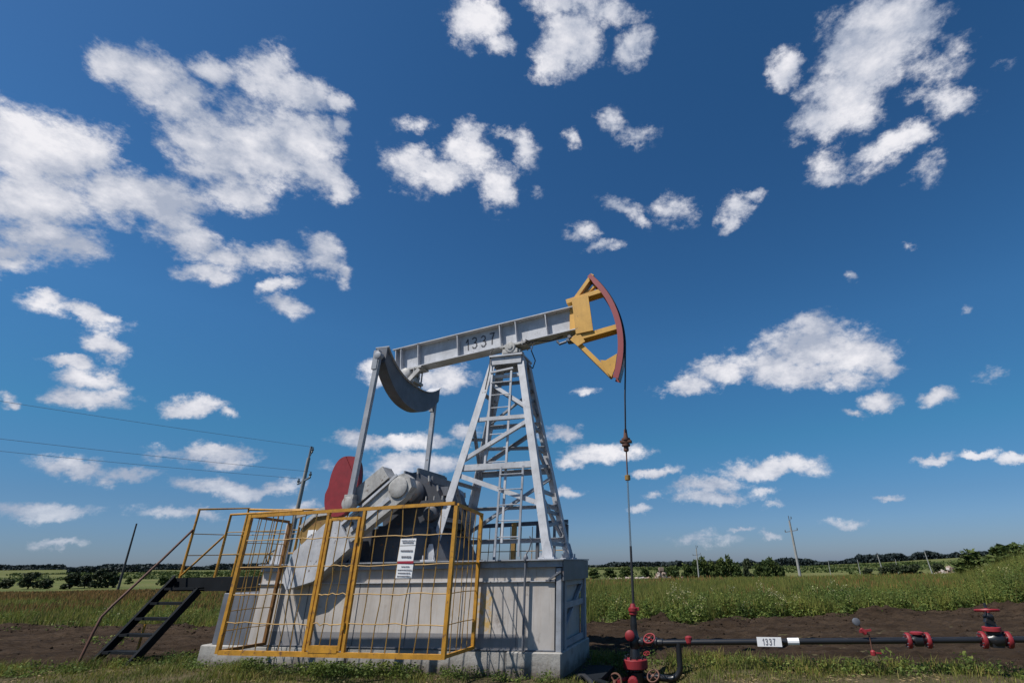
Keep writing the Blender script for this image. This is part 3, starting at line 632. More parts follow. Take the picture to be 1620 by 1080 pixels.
# trees one can tell apart
def crown_mesh(name, seed, mat, n=1500, tall=1.0):
    R = np.random.default_rng(seed); k = 26; P = []
    for i in range(k):
        a = R.uniform(0, 6.28); q = R.uniform(0, 1); zz = 0.10 + 0.78 * q; rr = 0.46 * max(0.02, 1 - (zz - .32) ** 2 / .5) * R.uniform(.25, .85)
        c = np.array([math.cos(a) * rr, math.sin(a) * rr, zz]); m = n // k
        d = R.normal(0, 1, (m, 3)); d /= np.linalg.norm(d, axis=1)[:, None]; rad = R.uniform(.10, .2)
        P.append(c + d * rad * R.uniform(.45, 1, (m, 1)) * np.array([1, 1, 0.9]))
    P = np.concatenate(P); P[:, 2] = np.clip(P[:, 2], -0.01, 1.02)
    return pushmesh(name, *leafs(P, R.uniform(.07, .15, len(P)), .8, R, .75), mat)
def trunk_mesh():
    b = MB(); b.tube([(0, 0, -0.08), (0.01, 0, .3), (0, 0.01, .6), (0, 0, .85)], [.035, .028, .018, .008], 7)
    for a in range(5): b.tube([(0, 0, .28 + .09 * a), (.16 * math.cos(a * 2.3), .16 * math.sin(a * 2.3), .5 + .08 * a), (.26 * math.cos(a * 2.3), .26 * math.sin(a * 2.3), .62 + .07 * a)], [.014, .009, .004], 5)
    return b.mesh('trunk')
TRUNK = trunk_mesh(); TRUNK.materials.append(M_BARK)
CR = [crown_mesh('crown', 200 + i, M_CROWN) for i in range(3)]; CRD = [crown_mesh('crown', 300 + i, M_CROWND) for i in range(3)]
def tree(x, y, h, w, label, group, dark=False, i=0, name='tree', cat='tree', z=None):
    e = bpy.data.objects.new(name, None); COL.objects.link(e); e.empty_display_size = .3
    e.location = (x, y, float(ground_z(x, y)) if z is None else z); e.scale = (w, w, h); e.rotation_euler = (0, 0, i * 1.7); tag(e, label, cat, group)
    for nm, me in (('trunk' if name == 'tree' else 'stem', TRUNK), ('crown' if name == 'tree' else 'foliage', (CRD if dark else CR)[i % 3])):
        c = bpy.data.objects.new(nm, me); COL.objects.link(c); c.parent = e
ORD = ['first', 'second', 'third', 'fourth', 'fifth', 'sixth', 'seventh', 'eighth', 'ninth', 'tenth', 'eleventh']
TL = [(-262.8, 250, 4.6, 6.8), (-242.4, 240, 6.8, 8.6), (-235.4, 240, 4.0, 6.2), (-219.7, 235, 7.4, 9.0), (-213.6, 235, 5.6, 6.0), (-209.0, 235, 7.4, 7.2), (-203.6, 235, 7.4, 7.0)]
for i, (x, y, h, w) in enumerate(TL):
    tree(x, y, h, w, 'dark bushy tree, %s from the left in the clump far off at left' % ORD[i], 'trees of the far left clump', True, i)
for i, (x, y, h, w) in enumerate([(-249.5, 300, 3.7, 4.5), (-245.6, 320, 3.4, 5.8)]):
    tree(x, y, h, w, ('small lone tree in the far field above the left clump', 'wider lone bush right beside it in the far left field')[i], 'lone trees of the far left field', False, i)
tree(-192.9, 250, 4.6, 5.2, 'round green tree in the far field just left of the black stairs', None, False, 1)
tree(-189.6, 280, 3.0, 3.6, 'tiny round tree in the far field seen under the yellow platform railing', None, False, 2)
TM = [(27.0, 180, 5.4, 4.4), (30.8, 180, 6.6, 5.2), (33.6, 180, 7.6, 5.6), (36.4, 180, 7.8, 5.6), (39.1, 180, 7.4, 5.2), (41.7, 180, 7.8, 5.6), (44.5, 180, 8.0, 5.6), (46.5, 180, 6.6, 4.2)]
for i, (x, y, h, w) in enumerate(TM):
    tree(x, y, h, w, 'green tree, %s from the left in the dense row behind the pipeline' % ORD[i], 'trees of the dense middle row', False, i)
tree(51.4, 185, 7.2, 4.0, 'lone conical dark green tree in the gap between two tree rows behind the pipeline', None, True, 1)
for i, (x, y, h, w) in enumerate([(56.7, 190, 6.3, 4.9), (59.0, 190, 7.2, 5.3), (61.6, 190, 7.4, 5.3), (63.9, 190, 6.1, 4.2)]):
    tree(x, y, h, w, 'green tree, %s from the left in the short row beside the leaning pole' % ORD[i], 'trees of the short middle row', False, i + 1)
for i, (x, y, h, w) in enumerate([(0.7, 260, 4.1, 8.6), (8.0, 260, 4.7, 7.5), (15.0, 255, 5.2, 7.3), (22.8, 240, 4.5, 6.4), (29.6, 240, 5.0, 7.0), (32.2, 230, 5.2, 5.7)]):
    tree(x, y, h, w, 'low pale green tree, %s from the left behind the low rubble heap' % ORD[i], 'bushy trees behind the left rubble', False, i)
for i, (x, y, h, w) in enumerate([(113.3, 230, 3.4, 5.1), (104.5, 200, 4.3, 5.5), (108.6, 200, 4.8, 6.0), (109.6, 195, 5.0, 5.8), (113.0, 195, 4.6, 5.0), (161.2, 260, 4.1, 6.9)]):
    tree(x, y, h, w, 'dark green tree, %s in the scattered group left of the brick rubble' % ORD[i], 'trees left of the brick rubble', True, i)
SH = [(24.2, 35.5, 1.9, 2.8), (25.4, 34.0, 1.6, 3.2), (27.2, 36.0, 2.3, 3.4), (26.2, 31.0, 1.5, 3.2), (28.2, 33.5, 2.2, 3.6), (29.8, 35.2, 2.6, 3.8), (27.8, 30.2, 1.9, 3.4), (30.8, 32.2, 2.5, 3.8), (32.6, 36.5, 3.0, 4.2), (25.2, 28.5, 1.4, 3.0), (29.0, 28.6, 2.2, 3.6)]
for i, (x, y, h, w) in enumerate(SH):
    tree(x, y, h, w, 'leafy green shrub, %s in the thicket on the far right bank' % ORD[i], 'shrubs of the right bank', False, i, 'shrub', 'shrub')

# ------------------------------------------------------------------ foundation slab and pedestal
t = Thing('foundation_slab', 'pale concrete slab in three blocks on the grass under the grey pump pedestal', 'foundation', (0, 0, 0))
for a, b, dt in ((-7.24, -4.02, 0.0), (-4.0, -0.98, 0.012), (-0.96, 0.0, -0.05)):
    t.part('block', MB().box(a, b, dt - 0.0, 1.9, -0.35, 0.352, 0.018), M_CONC)
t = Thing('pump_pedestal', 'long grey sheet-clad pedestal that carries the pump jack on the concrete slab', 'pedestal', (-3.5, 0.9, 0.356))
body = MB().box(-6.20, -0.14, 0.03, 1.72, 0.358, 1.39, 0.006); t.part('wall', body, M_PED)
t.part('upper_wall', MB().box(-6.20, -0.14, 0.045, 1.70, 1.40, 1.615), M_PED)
t.part('ledge', MB().box(-6.21, -0.135, -0.004, 0.04, 1.388, 1.40), M_WHITE)
t.part('step_block', MB().box(-7.05, -6.203, 0.06, 1.70, 0.358, 1.235, 0.01), M_DGREY, label='lower dark grey end block of the pedestal')
m = MB()
for s in (-5.05, -3.95, -2.9, -1.85, -0.82): m.box(s - .004, s + .004, 0.022, 0.029, 0.37, 1.385)
m.box(-6.2, -0.13, 0.0, 0.03, 0.358, 0.375); t.part('panel_joint', m, M_DGREY)
cap = MB().box(-6.24, 0.04, -0.085, 1.80, 1.725, 1.745).box(-6.22, 0.0, -0.02, 1.74, 1.617, 1.722)
t.part('cap_beam', cap, M_GREY)
m = MB()
for tt in (0.06, 0.30, 1.72):
    m.chan((-0.03, tt, 0.355), (-0.03, tt, 1.60), 0.11, 0.09, 0.012, up=(1, 0, 0))
for z in (0.42, 1.0, 1.36): m.box(-0.075, -0.055, 0.12, 1.66, z - .05, z + .05)
m.bar((-0.09, .12, .47), (-0.09, 1.66, 1.32), .06, .05); t.part('end_frame', m, M_GREY)
t.part('end_plate', MB().box(0.0, 0.022, 0.0, 1.78, 1.40, 1.722), M_DGREY)
m = MB()
m.tube([(-0.66, -0.05, 0.36), (-0.66, -0.05, 1.76)], 0.022, 8); m.lathe((-0.66, -0.05, 1.70), (0, 0, 1), [(0, .03), (.03, .045), (.07, .045), (.1, .03), (.13, .012)], 10)
m.tube([(-0.66, -0.05, 1.82), (-0.60, -0.05, 1.90), (-0.56, -0.05, 2.05), (-0.60, -0.05, 2.12)], 0.012, 6); t.part('conduit', m, M_DGREY, smooth=True)
t.part('bracket', MB().bar((-0.13, 0.0, 1.40), (-0.30, 0.0, 1.405), .03, .03).bar((-0.02, -0.01, 1.55), (-0.24, 0.0, 1.42), .05, .03), M_DGREY)

# ------------------------------------------------------------------ the pump jack
J = Thing('pump_jack', 'grey beam pump jack with yellow and red horsehead standing on the pedestal', 'pump jack', (-2.5, 1.0, 1.746))
def lt(z): return 0.30 + 0.45 * (z - 1.75) / 4.2
def ls(side, z): k = (z - 1.75) / 4.2; return (-2.72 + 0.84 * k) if side < 0 else (-0.37 - 0.88 * k)
def tp(side, near, z, ds=0.0): tt = lt(z) if near else 2.0 - lt(z); return (ls(side, z) + ds, tt, z)
tower = J.part('tower', MB().box(-1.96, -1.17, 0.66, 1.34, 5.98, 6.02).box(-1.93, -1.20, 0.70, 0.715, 5.80, 5.975).box(-1.93, -1.20, 1.285, 1.30, 5.80, 5.975)
    .box(-1.93, -1.915, 0.72, 1.28, 5.80, 5.975).box(-1.215, -1.20, 0.72, 1.28, 5.80, 5.975), M_WHITE)
for sd in (-1, 1):
    for nr in (True, False):
        a = tp(sd, nr, 1.76); b = tp(sd, nr, 5.96); m = MB(); up = (0, -1 if nr else 1, 0)
        m.bar(a, b, 0.155, 0.018, up); A, B = Vector(a), Vector(b); o = Vector((-sd * 0.0 + sd * 0.068, 0.075 if nr else -0.075, 0))
        m.bar(A + o, B + o, 0.018, 0.13, up); m.box(a[0] - .15, a[0] + .15, a[1] - .10, a[1] + .12, 1.747, 1.775)
        for dx in (-.11, .11):
            for dy in (-.07, .09): m.tube([(a[0] + dx, a[1] + dy, 1.77), (a[0] + dx, a[1] + dy, 1.85)], .016, 6)
        m.add([(a[0] - .12, a[1] - .01, 1.776), (a[0] + .12, a[1] - .01, 1.776), (a[0] + .04, a[1] - .01, 2.05), (a[0] - .04, a[1] - .01, 2.05),
               (a[0] - .12, a[1] - .025, 1.776), (a[0] + .12, a[1] - .025, 1.776), (a[0] + .04, a[1] - .025, 2.05), (a[0] - .04, a[1] - .025, 2.05)],
              [(0, 1, 2, 3), (7, 6, 5, 4), (0, 4, 5, 1), (1, 5, 6, 2), (2, 6, 7, 3), (3, 7, 4, 0)])
        J.part('leg', m, M_WHITE, tower)
def brace(a, b, w=0.075, m_=None, up=(0, -1, 0)):
    J.part('brace', MB().angle(a, b, w, 0.012, up), m_ or M_WHITE, tower)
E_ = 0.02
for nr in (True, False):
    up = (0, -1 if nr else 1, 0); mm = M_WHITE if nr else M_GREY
    def q(sd, z): x = tp(sd, nr, z); return (x[0], x[1] + (0.02 if nr else -0.02), z)
    brace(q(-1, 4.53), q(1, 4.53), .08, mm, up); brace(q(-1, 3.50), q(1, 3.50), .12, mm, up); brace(q(-1, 5.52), q(1, 5.52), .07, mm, up)
    brace(q(-1, 3.66), q(1, 4.44), .08, mm, up); brace(q(-1, 5.42), q(1, 4.72), .08, mm, up); brace(q(-1, 3.36), q(1, 2.72), .09, mm, up)
    if not nr:
        brace(q(-1, 2.12), q(1, 2.12), .09, mm, up); brace(q(-1, 4.06), q(1, 4.0), .07, mm, up); brace(q(1, 3.36), q(-1, 2.30), .08, mm, up); brace(q(1, 5.3), q(-1, 4.62), .07, mm, up); brace(q(-1, 2.78), q(1, 2.78), .07, mm, up)
for sd in (-1, 1):
    up = (sd, 0, 0)
    zz = [5.3, 4.9, 4.35, 3.9, 3.45, 3.0, 2.62, 2.30, 2.02] if sd > 0 else [5.1, 4.1, 3.2, 2.5]
    for i, z in enumerate(zz):
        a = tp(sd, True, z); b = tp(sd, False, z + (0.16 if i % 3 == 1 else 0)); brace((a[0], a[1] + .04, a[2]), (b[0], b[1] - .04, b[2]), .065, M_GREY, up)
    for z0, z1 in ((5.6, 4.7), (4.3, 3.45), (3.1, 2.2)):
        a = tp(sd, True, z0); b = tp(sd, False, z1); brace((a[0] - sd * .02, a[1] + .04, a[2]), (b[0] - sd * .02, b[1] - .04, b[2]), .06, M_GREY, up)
m = MB()                                   # inner ladder, two lengths
for s in (-1.86, -1.40): m.bar((s, 0.66, 5.55 if s < -1.5 else 5.60), (s, 0.60, 3.5 if s < -1.5 else 2.05), 0.045, 0.03)
m.bar((-1.90, .66, 5.60), (-1.36, .66, 5.66), .05, .04)
z = 5.35
while z > 3.6: m.tube([(-1.86, 0.64, z), (-1.40, 0.64, z)], .011, 6); z -= 0.29
J.part('ladder', m, M_WHITE, tower)
m = MB()
for s in (-0.95, -1.42): m.bar((s, 0.42, 3.46), (s, 0.34, 1.80), 0.04, 0.03)
z = 3.3
while z > 1.9: m.tube([(-1.42, 0.38, z), (-0.95, 0.38, z)], .011, 6); z -= 0.29
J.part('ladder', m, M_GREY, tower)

# walking beam
BA = math.radians(7.15); bu = Vector((math.cos(BA), 0, math.sin(BA))); bn = Vector((-math.sin(BA), 0, math.cos(BA)))
B0 = Vector((-1.5, 1.0, 6.325))            # on the underside above the bearing
def bp(u, n, tt=1.0): p = B0 + bu * u + bn * n; return (p.x, tt, p.z)
BH = 0.63; U0, U1 = -3.10, 1.62
def bbox(m, u0, u1, t0, t1, n0, n1, skew0=0.0):
    vs = [bp(u, n, tt) for u in (u0, u1) for tt in (t0, t1) for n in (n0, n1)]
    return m.add(vs, [(0, 1, 3, 2), (4, 6, 7, 5), (0, 4, 5, 1), (2, 3, 7, 6), (0, 2, 6, 4), (1, 5, 7, 3)])
m = MB(); bbox(m, U0, U1, 0.86, 1.14, BH - .022, BH); bbox(m, U0 + .22, U1 - .02, 0.835, 1.165, 0, .022); bbox(m, U0 + .02, U1, 0.992, 1.008, .0225, BH - .0225)
beam = J.part('walking_beam', m, M_WHITE)
for u in (-3.02, -2.88, -2.42, -1.38, -0.29, 0.11, 0.86, 1.55):
    m = MB(); bbox(m, u - .009, u + .009, 0.87, 0.991, .023, BH - .023); bbox(m, u - .009, u + .009, 1.009, 1.13, .023, BH - .023); J.part('stiffener', m, M_WHITE, beam)
# hand-painted well number on the web
def digit(c):
    return {'1': [[(.1, .72), (.38, 1), (.38, 0)]], '3': [[(.05, .88), (.3, 1), (.58, .9), (.6, .68), (.4, .54), (.28, .52)], [(.3, .53), (.6, .42), (.64, .18), (.4, 0), (.14, .02), (.02, .15)]],
            '7': [[(.02, 1), (.62, 1), (.3, .5), (.22, 0)]]}[c]
def lettering(mb, txt, put, hgt_, wd, stroke):
    x = 0
    for ch in txt:
        for line in digit(ch):
            for (a, b), (c, d) in zip(line, line[1:]):
                A = Vector(put(x + a * wd, b * hgt_)); B = Vector(put(x + c * wd, d * hgt_)); dn = (B - A).normalized()
                mb.bar(A - dn * stroke * .35, B + dn * stroke * .35, stroke, 0.003, up=(0, 1, 0))
        x += wd * (1.25 if ch != '1' else 0.95)
for i_d, ch_ in enumerate('1337'):
    m = MB(); x0_ = (0, .176, .407, .638)[i_d]; lettering(m, ch_, lambda x, y: bp(-1.22 + x0_ + x, 0.19 + y + .012 * (i_d % 2), 0.9895), .285, .175, .030); J.part('digit', m, M_INK, beam, label='hand painted black digit ' + ch_)
# centre bearing
m = MB(); m.box(-1.80, -1.25, 0.80, 1.20, 6.022, 6.08).box(-1.74, -1.30, 0.86, 1.14, 6.082, 6.20)
m.lathe((-1.52, 0.75, 6.24), (0, 1, 0), [(0, .045), (.002, .06), (.02, .062), (.021, .115), (.03, .125), (.09, .125), (.10, .09), (.40, .09), (.41, .125), (.47, .125), (.48, .115), (.50, .05)], 22); m.box(-1.70, -1.34, .79, .845, 6.10, 6.20)
bbox(m, -0.28, 0.34, 0.80, 1.20, -.05, -.004)
for u in (-.22, 0.0, .26):
    for tt in (.815, 1.185): m.tube([bp(u, -.08, tt), bp(u, .06, tt)], .016, 6)
J.part('centre_bearing', m, M_DIRTY, smooth=True)
for pts_ in ([bp(-.66, .07, .975), bp(-.60, .03, .95), bp(-.45, -.02, .80), (-1.95, .70, 6.1), (-1.93, .66, 5.7), (-1.98, .62, 5.2)], [bp(.35, .02, .80), bp(.52, -.10, .86), (-1.02, .85, 6.12), (-0.95, .95, 5.9), (-1.06, 1.1, 5.78), (-1.2, 1.15, 5.9)], [bp(.2, -.06, .84), bp(.6, -.03, .9), bp(.9, -.09, .95), bp(1.2, -.02, 1.0)]):
    J.part('grease_line', MB().tube(pts_, .013, 6), M_CABLE)

# horsehead
HC = Vector((-1.52, 0, 6.13)); HR = 2.64
def arc(a, r, tt): return (HC.x + r * math.cos(a), tt, HC.z + r * math.sin(a))
a0, a1 = math.radians(-19.5), math.radians(43.3); n = 22; HT0, HT1 = 0.86, 1.14
head = J.part('horsehead', MB().box(-0.13, 0.10, .93, 1.07, 6.55, 7.1), M_HYEL)
m = MB(); vs = []; fs = []
for i in range(n + 1):
    a = a0 + (a1 - a0) * i / n
    vs += [arc(a, HR, HT0), arc(a, HR - .025, HT0), arc(a, HR - .025, HT1), arc(a, HR, HT1)]
for i in range(n):
    A = i * 4; fs += [(A + k, A + (k + 1) % 4, A + 4 + (k + 1) % 4, A + 4 + k) for k in range(4)]
fs += [(3, 2, 1, 0), (n * 4, n * 4 + 1, n * 4 + 2, n * 4 + 3)]; m.add(vs, fs); J.part('arc_plate', m, M_BLACK, head)
for tt0, tt1 in ((HT0 - .012, HT0 + .004), (HT1 - .004, HT1 + .012)):
    m = MB(); vs = []; fs = []
    for i in range(n + 1):
        a = a0 + (a1 - a0) * i / n; wdt = .125 if i < n - 1 else .10
        vs += [arc(a, HR - .005, tt0), arc(a, HR - .005 - wdt, tt0), arc(a, HR - .005 - wdt, tt1), arc(a, HR - .005, tt1)]
    for i in range(n):
        A = i * 4; fs += [(A + k, A + (k + 1) % 4, A + 4 + (k + 1) % 4, A + 4 + k) for k in range(4)]
    fs += [(3, 2, 1, 0), (n * 4, n * 4 + 1, n * 4 + 2, n * 4 + 3)]; m.add(vs, fs); J.part('side_flange', m, M_ARCRED, head, label='faded red curved edge plate')
def hb(name, a, b, w, dp=.2, t0=None):
    """a member of the head: outline bar in the s-z plane, extruded across"""
    a, b = Vector((a[0], 0, a[1])), Vector((b[0], 0, b[1])); d = (b - a).normalized(); q = Vector((-d.z, 0, d.x)) * w / 2
    c0 = 1 - dp / 2 if t0 is None else t0
    J.part(name, MB().prism([((a - q).x, (a - q).z), ((b - q).x, (b - q).z), ((b + q).x, (b + q).z), ((a + q).x, (a + q).z)], c0, c0 + dp), M_HYEL, head)
hb('upper_arm', (-0.20, 7.28), (0.70, 7.47), .11, .26)
hb('lower_arm', (-0.02, 6.30), (1.01, 6.49), .12, .26)
hb('top_strut', (0.02, 7.36), (0.44, 7.94), .085, .22)
hb('bottom_strut', (-0.06, 6.36), (0.80, 5.36), .10, .22)
hb('post', (0.24, 6.42), (0.14, 7.34), .40, .05, .835)
hb('post', (0.24, 6.42), (0.14, 7.34), .30, .05, 1.11)
hb('inner_strut', (0.18, 7.40), (0.55, 7.72), .05, .10)
for pl_, y0_, y1_ in (([(0.58, 5.72), (0.70, 5.70), (0.96, 5.83), (0.90, 5.50), (0.82, 5.30), (0.72, 5.42)], .865, .90), ([(-.10, 6.28), (.10, 6.46), (.25, 6.20), (.08, 6.10)], .85, .875)):
    J.part('gusset', MB().prism(pl_, y0_, y1_), M_HYEL, head)
m = MB(); m.box(-0.20, 0.02, .90, 1.10, 6.28, 6.34); m.tube([(-.12, .84, 6.36), (-.12, 1.16, 6.36)], .04, 10); m.tube([(-.42, .9, 6.30), (-.36, .9, 6.22), (-.2, .9, 6.26)], .03, 8)
J.part('hinge_block', m, M_DGREY, head)

# equaliser: the deep curved cross-beam under the tail
EQS = -4.15
def eq(tt): x = (tt - 1.0) / 1.22; return x
m = MB(); N_ = 18; vs = []; fs = []
for i in range(N_ + 1):
    tt = -0.20 + 2.40 * i / N_; x = (tt - 1) / 1.2
    zt = 5.60 + 0.42 * abs(x) ** 2.6 - 0.10 * x; zb = 5.06 + 0.60 * abs(x) ** 2.3 - 0.10 * x; hw = .13
    vs += [(EQS - hw, tt, zt), (EQS + hw, tt, zt), (EQS + hw, tt, zb), (EQS - hw, tt, zb)]
for i in range(N_):
    A = i * 4; fs += [(A + k, A + (k + 1) % 4, A + 4 + (k + 1) % 4, A + 4 + k) for k in range(4)]
fs += [(3, 2, 1, 0), (N_ * 4, N_ * 4 + 1, N_ * 4 + 2, N_ * 4 + 3)]; m.add(vs, fs)
eqb = J.part('equaliser_beam', m, M_DGREY)
m = MB(); vs = []; fs = []
for i in range(N_ + 1):
    tt = -0.20 + 2.40 * i / N_; x = (tt - 1) / 1.2; zt = 5.603 + 0.42 * abs(x) ** 2.6 - 0.10 * x; hw = .17
    vs += [(EQS - hw, tt, zt + .018), (EQS + hw, tt, zt + .018), (EQS + hw, tt, zt), (EQS - hw, tt, zt)]
for i in range(N_):
    A = i * 4; fs += [(A + k, A + (k + 1) % 4, A + 4 + (k + 1) % 4, A + 4 + k) for k in range(4)]
fs += [(3, 2, 1, 0), (N_ * 4, N_ * 4 + 1, N_ * 4 + 2, N_ * 4 + 3)]; m.add(vs, fs); J.part('top_flange', m, M_WHITE, eqb)
m = MB(); tail = Vector(bp(-2.66, 0)); m.box(-4.42, -3.90, .80, 1.20, 5.645, 5.70).box(-4.34, -3.98, .86, 1.14, 5.70, 5.80)
m.lathe((-4.16, .74, 5.86), (0, 1, 0), [(0, .08), (.03, .13), (.12, .14), (.13, .11), (.40, .11), (.41, .14), (.50, .13), (.52, .08)], 16)
bbox(m, -2.95, -2.30, .82, 1.18, -.045, -.003); bbox(m, -2.78, -2.50, .88, 1.12, -.13, -.046)
for s in (-4.38, -3.95):
    for tt in (.82, 1.18): m.tube([(s, tt, 5.6), (s, tt, 5.98)], .018, 6)
m.bar((-4.05, .80, 5.66), (-3.80, .80, 5.93), .06, .10); J.part('tail_bearing', m, M_DIRTY, smooth=True)
for tt, s_, ztop, zb in ((-0.30, -4.13, 5.98, 2.80), (2.30, -4.20, 5.75, 3.15)):
    pt = J.part('pitman_arm', MB().bar((s_, tt, ztop - .12), (s_ - .10 if tt < 0 else s_, tt, zb), .105, .085, up=(0, 1, 0)), M_GREY)
    m = MB(); m.lathe((s_, tt - .07, ztop - .10), (0, 1, 0), [(0, .05), (.01, .085), (.13, .085), (.14, .05)], 14); m.box(s_ - .10, s_ + .02, tt - .055, tt + .055, ztop - .42, ztop + .02); J.part('upper_joint', m, M_GREY, pt, smooth=True)
    m = MB(); sb = s_ - .10 if tt < 0 else s_; m.lathe((sb, tt - .10, zb), (0, 1, 0), [(0, .06), (.02, .12), (.16, .12), (.24, .09)], 16); m.box(sb - .10, sb + .10, tt - .06, tt + .06, zb - .12, zb + .16); J.part('crank_pin', m, M_DIRTY, pt, smooth=True)

# gearbox, cranks, counterweights, motor
m = MB(); prof = [(-3.92, 2.42), (-4.02, 2.85), (-3.88, 3.22), (-3.60, 3.42), (-3.30, 3.46), (-3.02, 3.30), (-2.80, 3.10), (-2.66, 2.86), (-2.66, 2.42)]
m.prism(prof, .42, 1.58); gb = J.part('gearbox', m, M_DARK)
J.part('split_flange', MB().box(-4.12, -2.58, .34, 1.66, 2.80, 2.87).box(-4.02, -2.62, .38, 1.62, 2.36, 2.42), M_DARK, gb)
for i in range(9):
    for tt in (.37, 1.63): J.part('bolt', MB().tube([(-4.06 + .18 * i, tt, 2.77), (-4.06 + .18 * i, tt, 2.95)], .018, 6), M_DIRTY, gb)
for i in range(5):
    for tt in (.39, 1.61):
        p = prof[2 + i]; J.part('bolt', MB().tube([(p[0] + .05, tt, p[1] - .05), (p[0] + .03, tt, p[1] + .06)], .02, 6), M_DIRTY, gb)
J.part('lifting_rib', MB().box(-3.30, -3.26, .44, 1.56, 3.40, 3.54).box(-2.96, -2.92, .44, 1.56, 3.22, 3.36).box(-3.62, -3.58, .44, 1.56, 3.38, 3.50).box(-2.84, -2.64, .60, .9, 2.98, 3.16), M_DGREY, gb)
m = MB(); m.lathe((-3.30, .28, 3.02), (0, 1, 0), [(0, .16), (.03, .22), (.07, .26), (.14, .26)], 22); m.lathe((-2.86, .33, 2.62), (0, 1, 0), [(0, .10), (.03, .15), (.09, .17)], 16); J.part('bearing_cover', m, M_DARK, gb, smooth=True)
J.part('stand', MB().prism([(-4.55, 1.76), (-4.20, 2.36), (-2.72, 2.36), (-2.36, 1.76)], .30, 1.70).box(-4.7, -2.3, .22, 1.78, 1.748, 1.775), M_DARK, gb)
m = MB()
for s in (-4.0, -3.4, -2.8): m.prism([(s - .015, 1.78), (s - .015, 2.34), (s + .015, 2.34), (s + .015, 1.78)], .24, .296)
J.part('stand_rib', m, M_DARK, gb)
arm_poly = [(-3.02, 3.05), (-3.12, 3.30), (-3.40, 3.42), (-4.00, 3.20), (-4.44, 2.86), (-4.80, 2.46), (-5.10, 2.16), (-5.02, 1.92), (-4.60, 1.98), (-3.72, 2.62), (-3.25, 2.86)]
def cp(u, v, tt, base=(-3.30, 3.08), ang=math.radians(218.3)):      # along and across the crank
    c, s = math.cos(ang), math.sin(ang); return (base[0] + u * c - v * s, base[1] + u * s + v * c)
def cpoly(pts): return [cp(u, v, 0) for u, v in pts]
for near in (True, False):
    t0, t1 = (-0.16, 0.04) if near else (1.96, 2.16); base = None
    mcol = M_DIRTY if near else M_GREY
    cr_ = J.part('crank', MB().prism(cpoly([(-.22, -.16), (-.28, .0), (-.22, .18), (0, .27), (.6, .25), (2.35, .20), (2.45, .05), (2.45, -.14), (2.3, -.20), (.5, -.25), (0, -.25)]), t0, t1), mcol)
    m = MB(); c_ = cp(0, 0, 0); m.lathe((c_[0], t0 - .05 if near else t0 - .02, c_[1]), (0, 1, 0), [(0, .14), (.02, .2), (.27, .2), (.29, .14)], 20); J.part('hub', m, mcol, cr_, smooth=True)
    ta, tb = (-0.22, 0.10) if near else (1.9, 2.22)
    J.part('counterweight', MB().prism(cpoly([(1.28, .21), (1.32, .34), (2.2, .36), (2.72, .12), (2.72, -.12), (2.3, -.40), (1.5, -.42), (1.28, -.26)]), ta, tb), M_WHITE, cr_, label='large pale slab counterweight on the crank end')
    J.part('counterweight', MB().prism(cpoly([(.05, -.56), (.05, -.27), (.85, -.27), (.95, -.40), (.80, -.58)]), ta, tb), M_DIRTY, cr_)
    m = MB(); m.prism(cpoly([(.25, .02), (.25, .10), (1.2, .08), (1.2, .0)]), t0 - .025 if near else t1, t0 if near else t1 + .025); 
    m.prism(cpoly([(-.10, -.24), (-.10, -.19), (2.3, -.14), (2.3, -.19)]), t0 - .04 if near else t1, t0 if near else t1 + .04); J.part('rib', m, M_WHITE, cr_)
    for u in (.95, 1.12, 1.3, 1.48): c_ = cp(u, -.06, 0); J.part('pin_hole', MB().lathe((c_[0], t0 - .012 if near else t1 - .01, c_[1]), (0, 1, 0), [(0, .045), (.022, .045)], 12), M_BLACK, cr_)
# red rounded weight plate above the crank end
rp = [(-4.92 + (.37 if math.cos(a) > 0 else .34) * math.copysign(abs(math.cos(a)) ** .75, math.cos(a)) - (.03 if math.sin(a) < 0 else -.02), 3.22 + (.63 if math.sin(a) > 0 else .60) * math.copysign(abs(math.sin(a)) ** .8, math.sin(a))) for a in [2 * math.pi * k_ / 40 for k_ in range(40)]]
rw = J.part('counterweight', MB().prism(rp, .24, .34), M_RED, label='dark red rounded counterweight plate')
J.part('rim', MB().prism([(x - .012 + (x + 4.94) * .02, z + (z - 3.25) * .02) for x, z in rp], .343, .38), M_RUST, rw)
J.part('rib', MB().bar((-4.94, .228, 3.84), (-4.62, .228, 3.36), .02, .02), M_RED, rw)
J.part('counterweight', MB().prism([(-5.9, 2.9), (-5.9, 3.1), (-5.6, 3.3), (-5.3, 3.25), (-5.3, 2.9)], 2.3, 2.42), M_RED)
# motor, guard and odds behind the cage
m = MB(); m.lathe((-6.02, 1.0, 2.2), (1, 0, 0), [(0, .16), (.04, .24), (.10, .26), (.55, .26), (.60, .24), (.66, .14)], 24)
for k in range(14):
    a = 2 * math.pi * k / 14; m.bar((-5.88, 1.0 + .27 * math.cos(a), 2.2 + .27 * math.sin(a)), (-5.5, 1.0 + .27 * math.cos(a), 2.2 + .27 * math.sin(a)), .02, .03)
mo = J.part('motor', m, M_DGREY, smooth=True); J.part('terminal_box', MB().box(-5.85, -5.60, 1.0, 1.2, 2.47, 2.62, .01), M_GREY, mo)
J.part('motor_mount', MB().prism([(-6.15, 1.77), (-6.1, 1.94), (-5.3, 1.94), (-5.2, 1.77)], .7, 1.3), M_DGREY)
bgp = [(-6.05, 2.05), (-6.22, 2.30), (-6.15, 2.58), (-5.9, 2.74), (-5.5, 2.78), (-5.2, 2.66), (-5.1, 2.4), (-5.2, 2.12), (-5.55, 2.0)]
bgd = J.part('belt_guard', MB().prism(bgp, .78, .96), M_OCHRE, label='ochre rusty box-shaped belt guard')
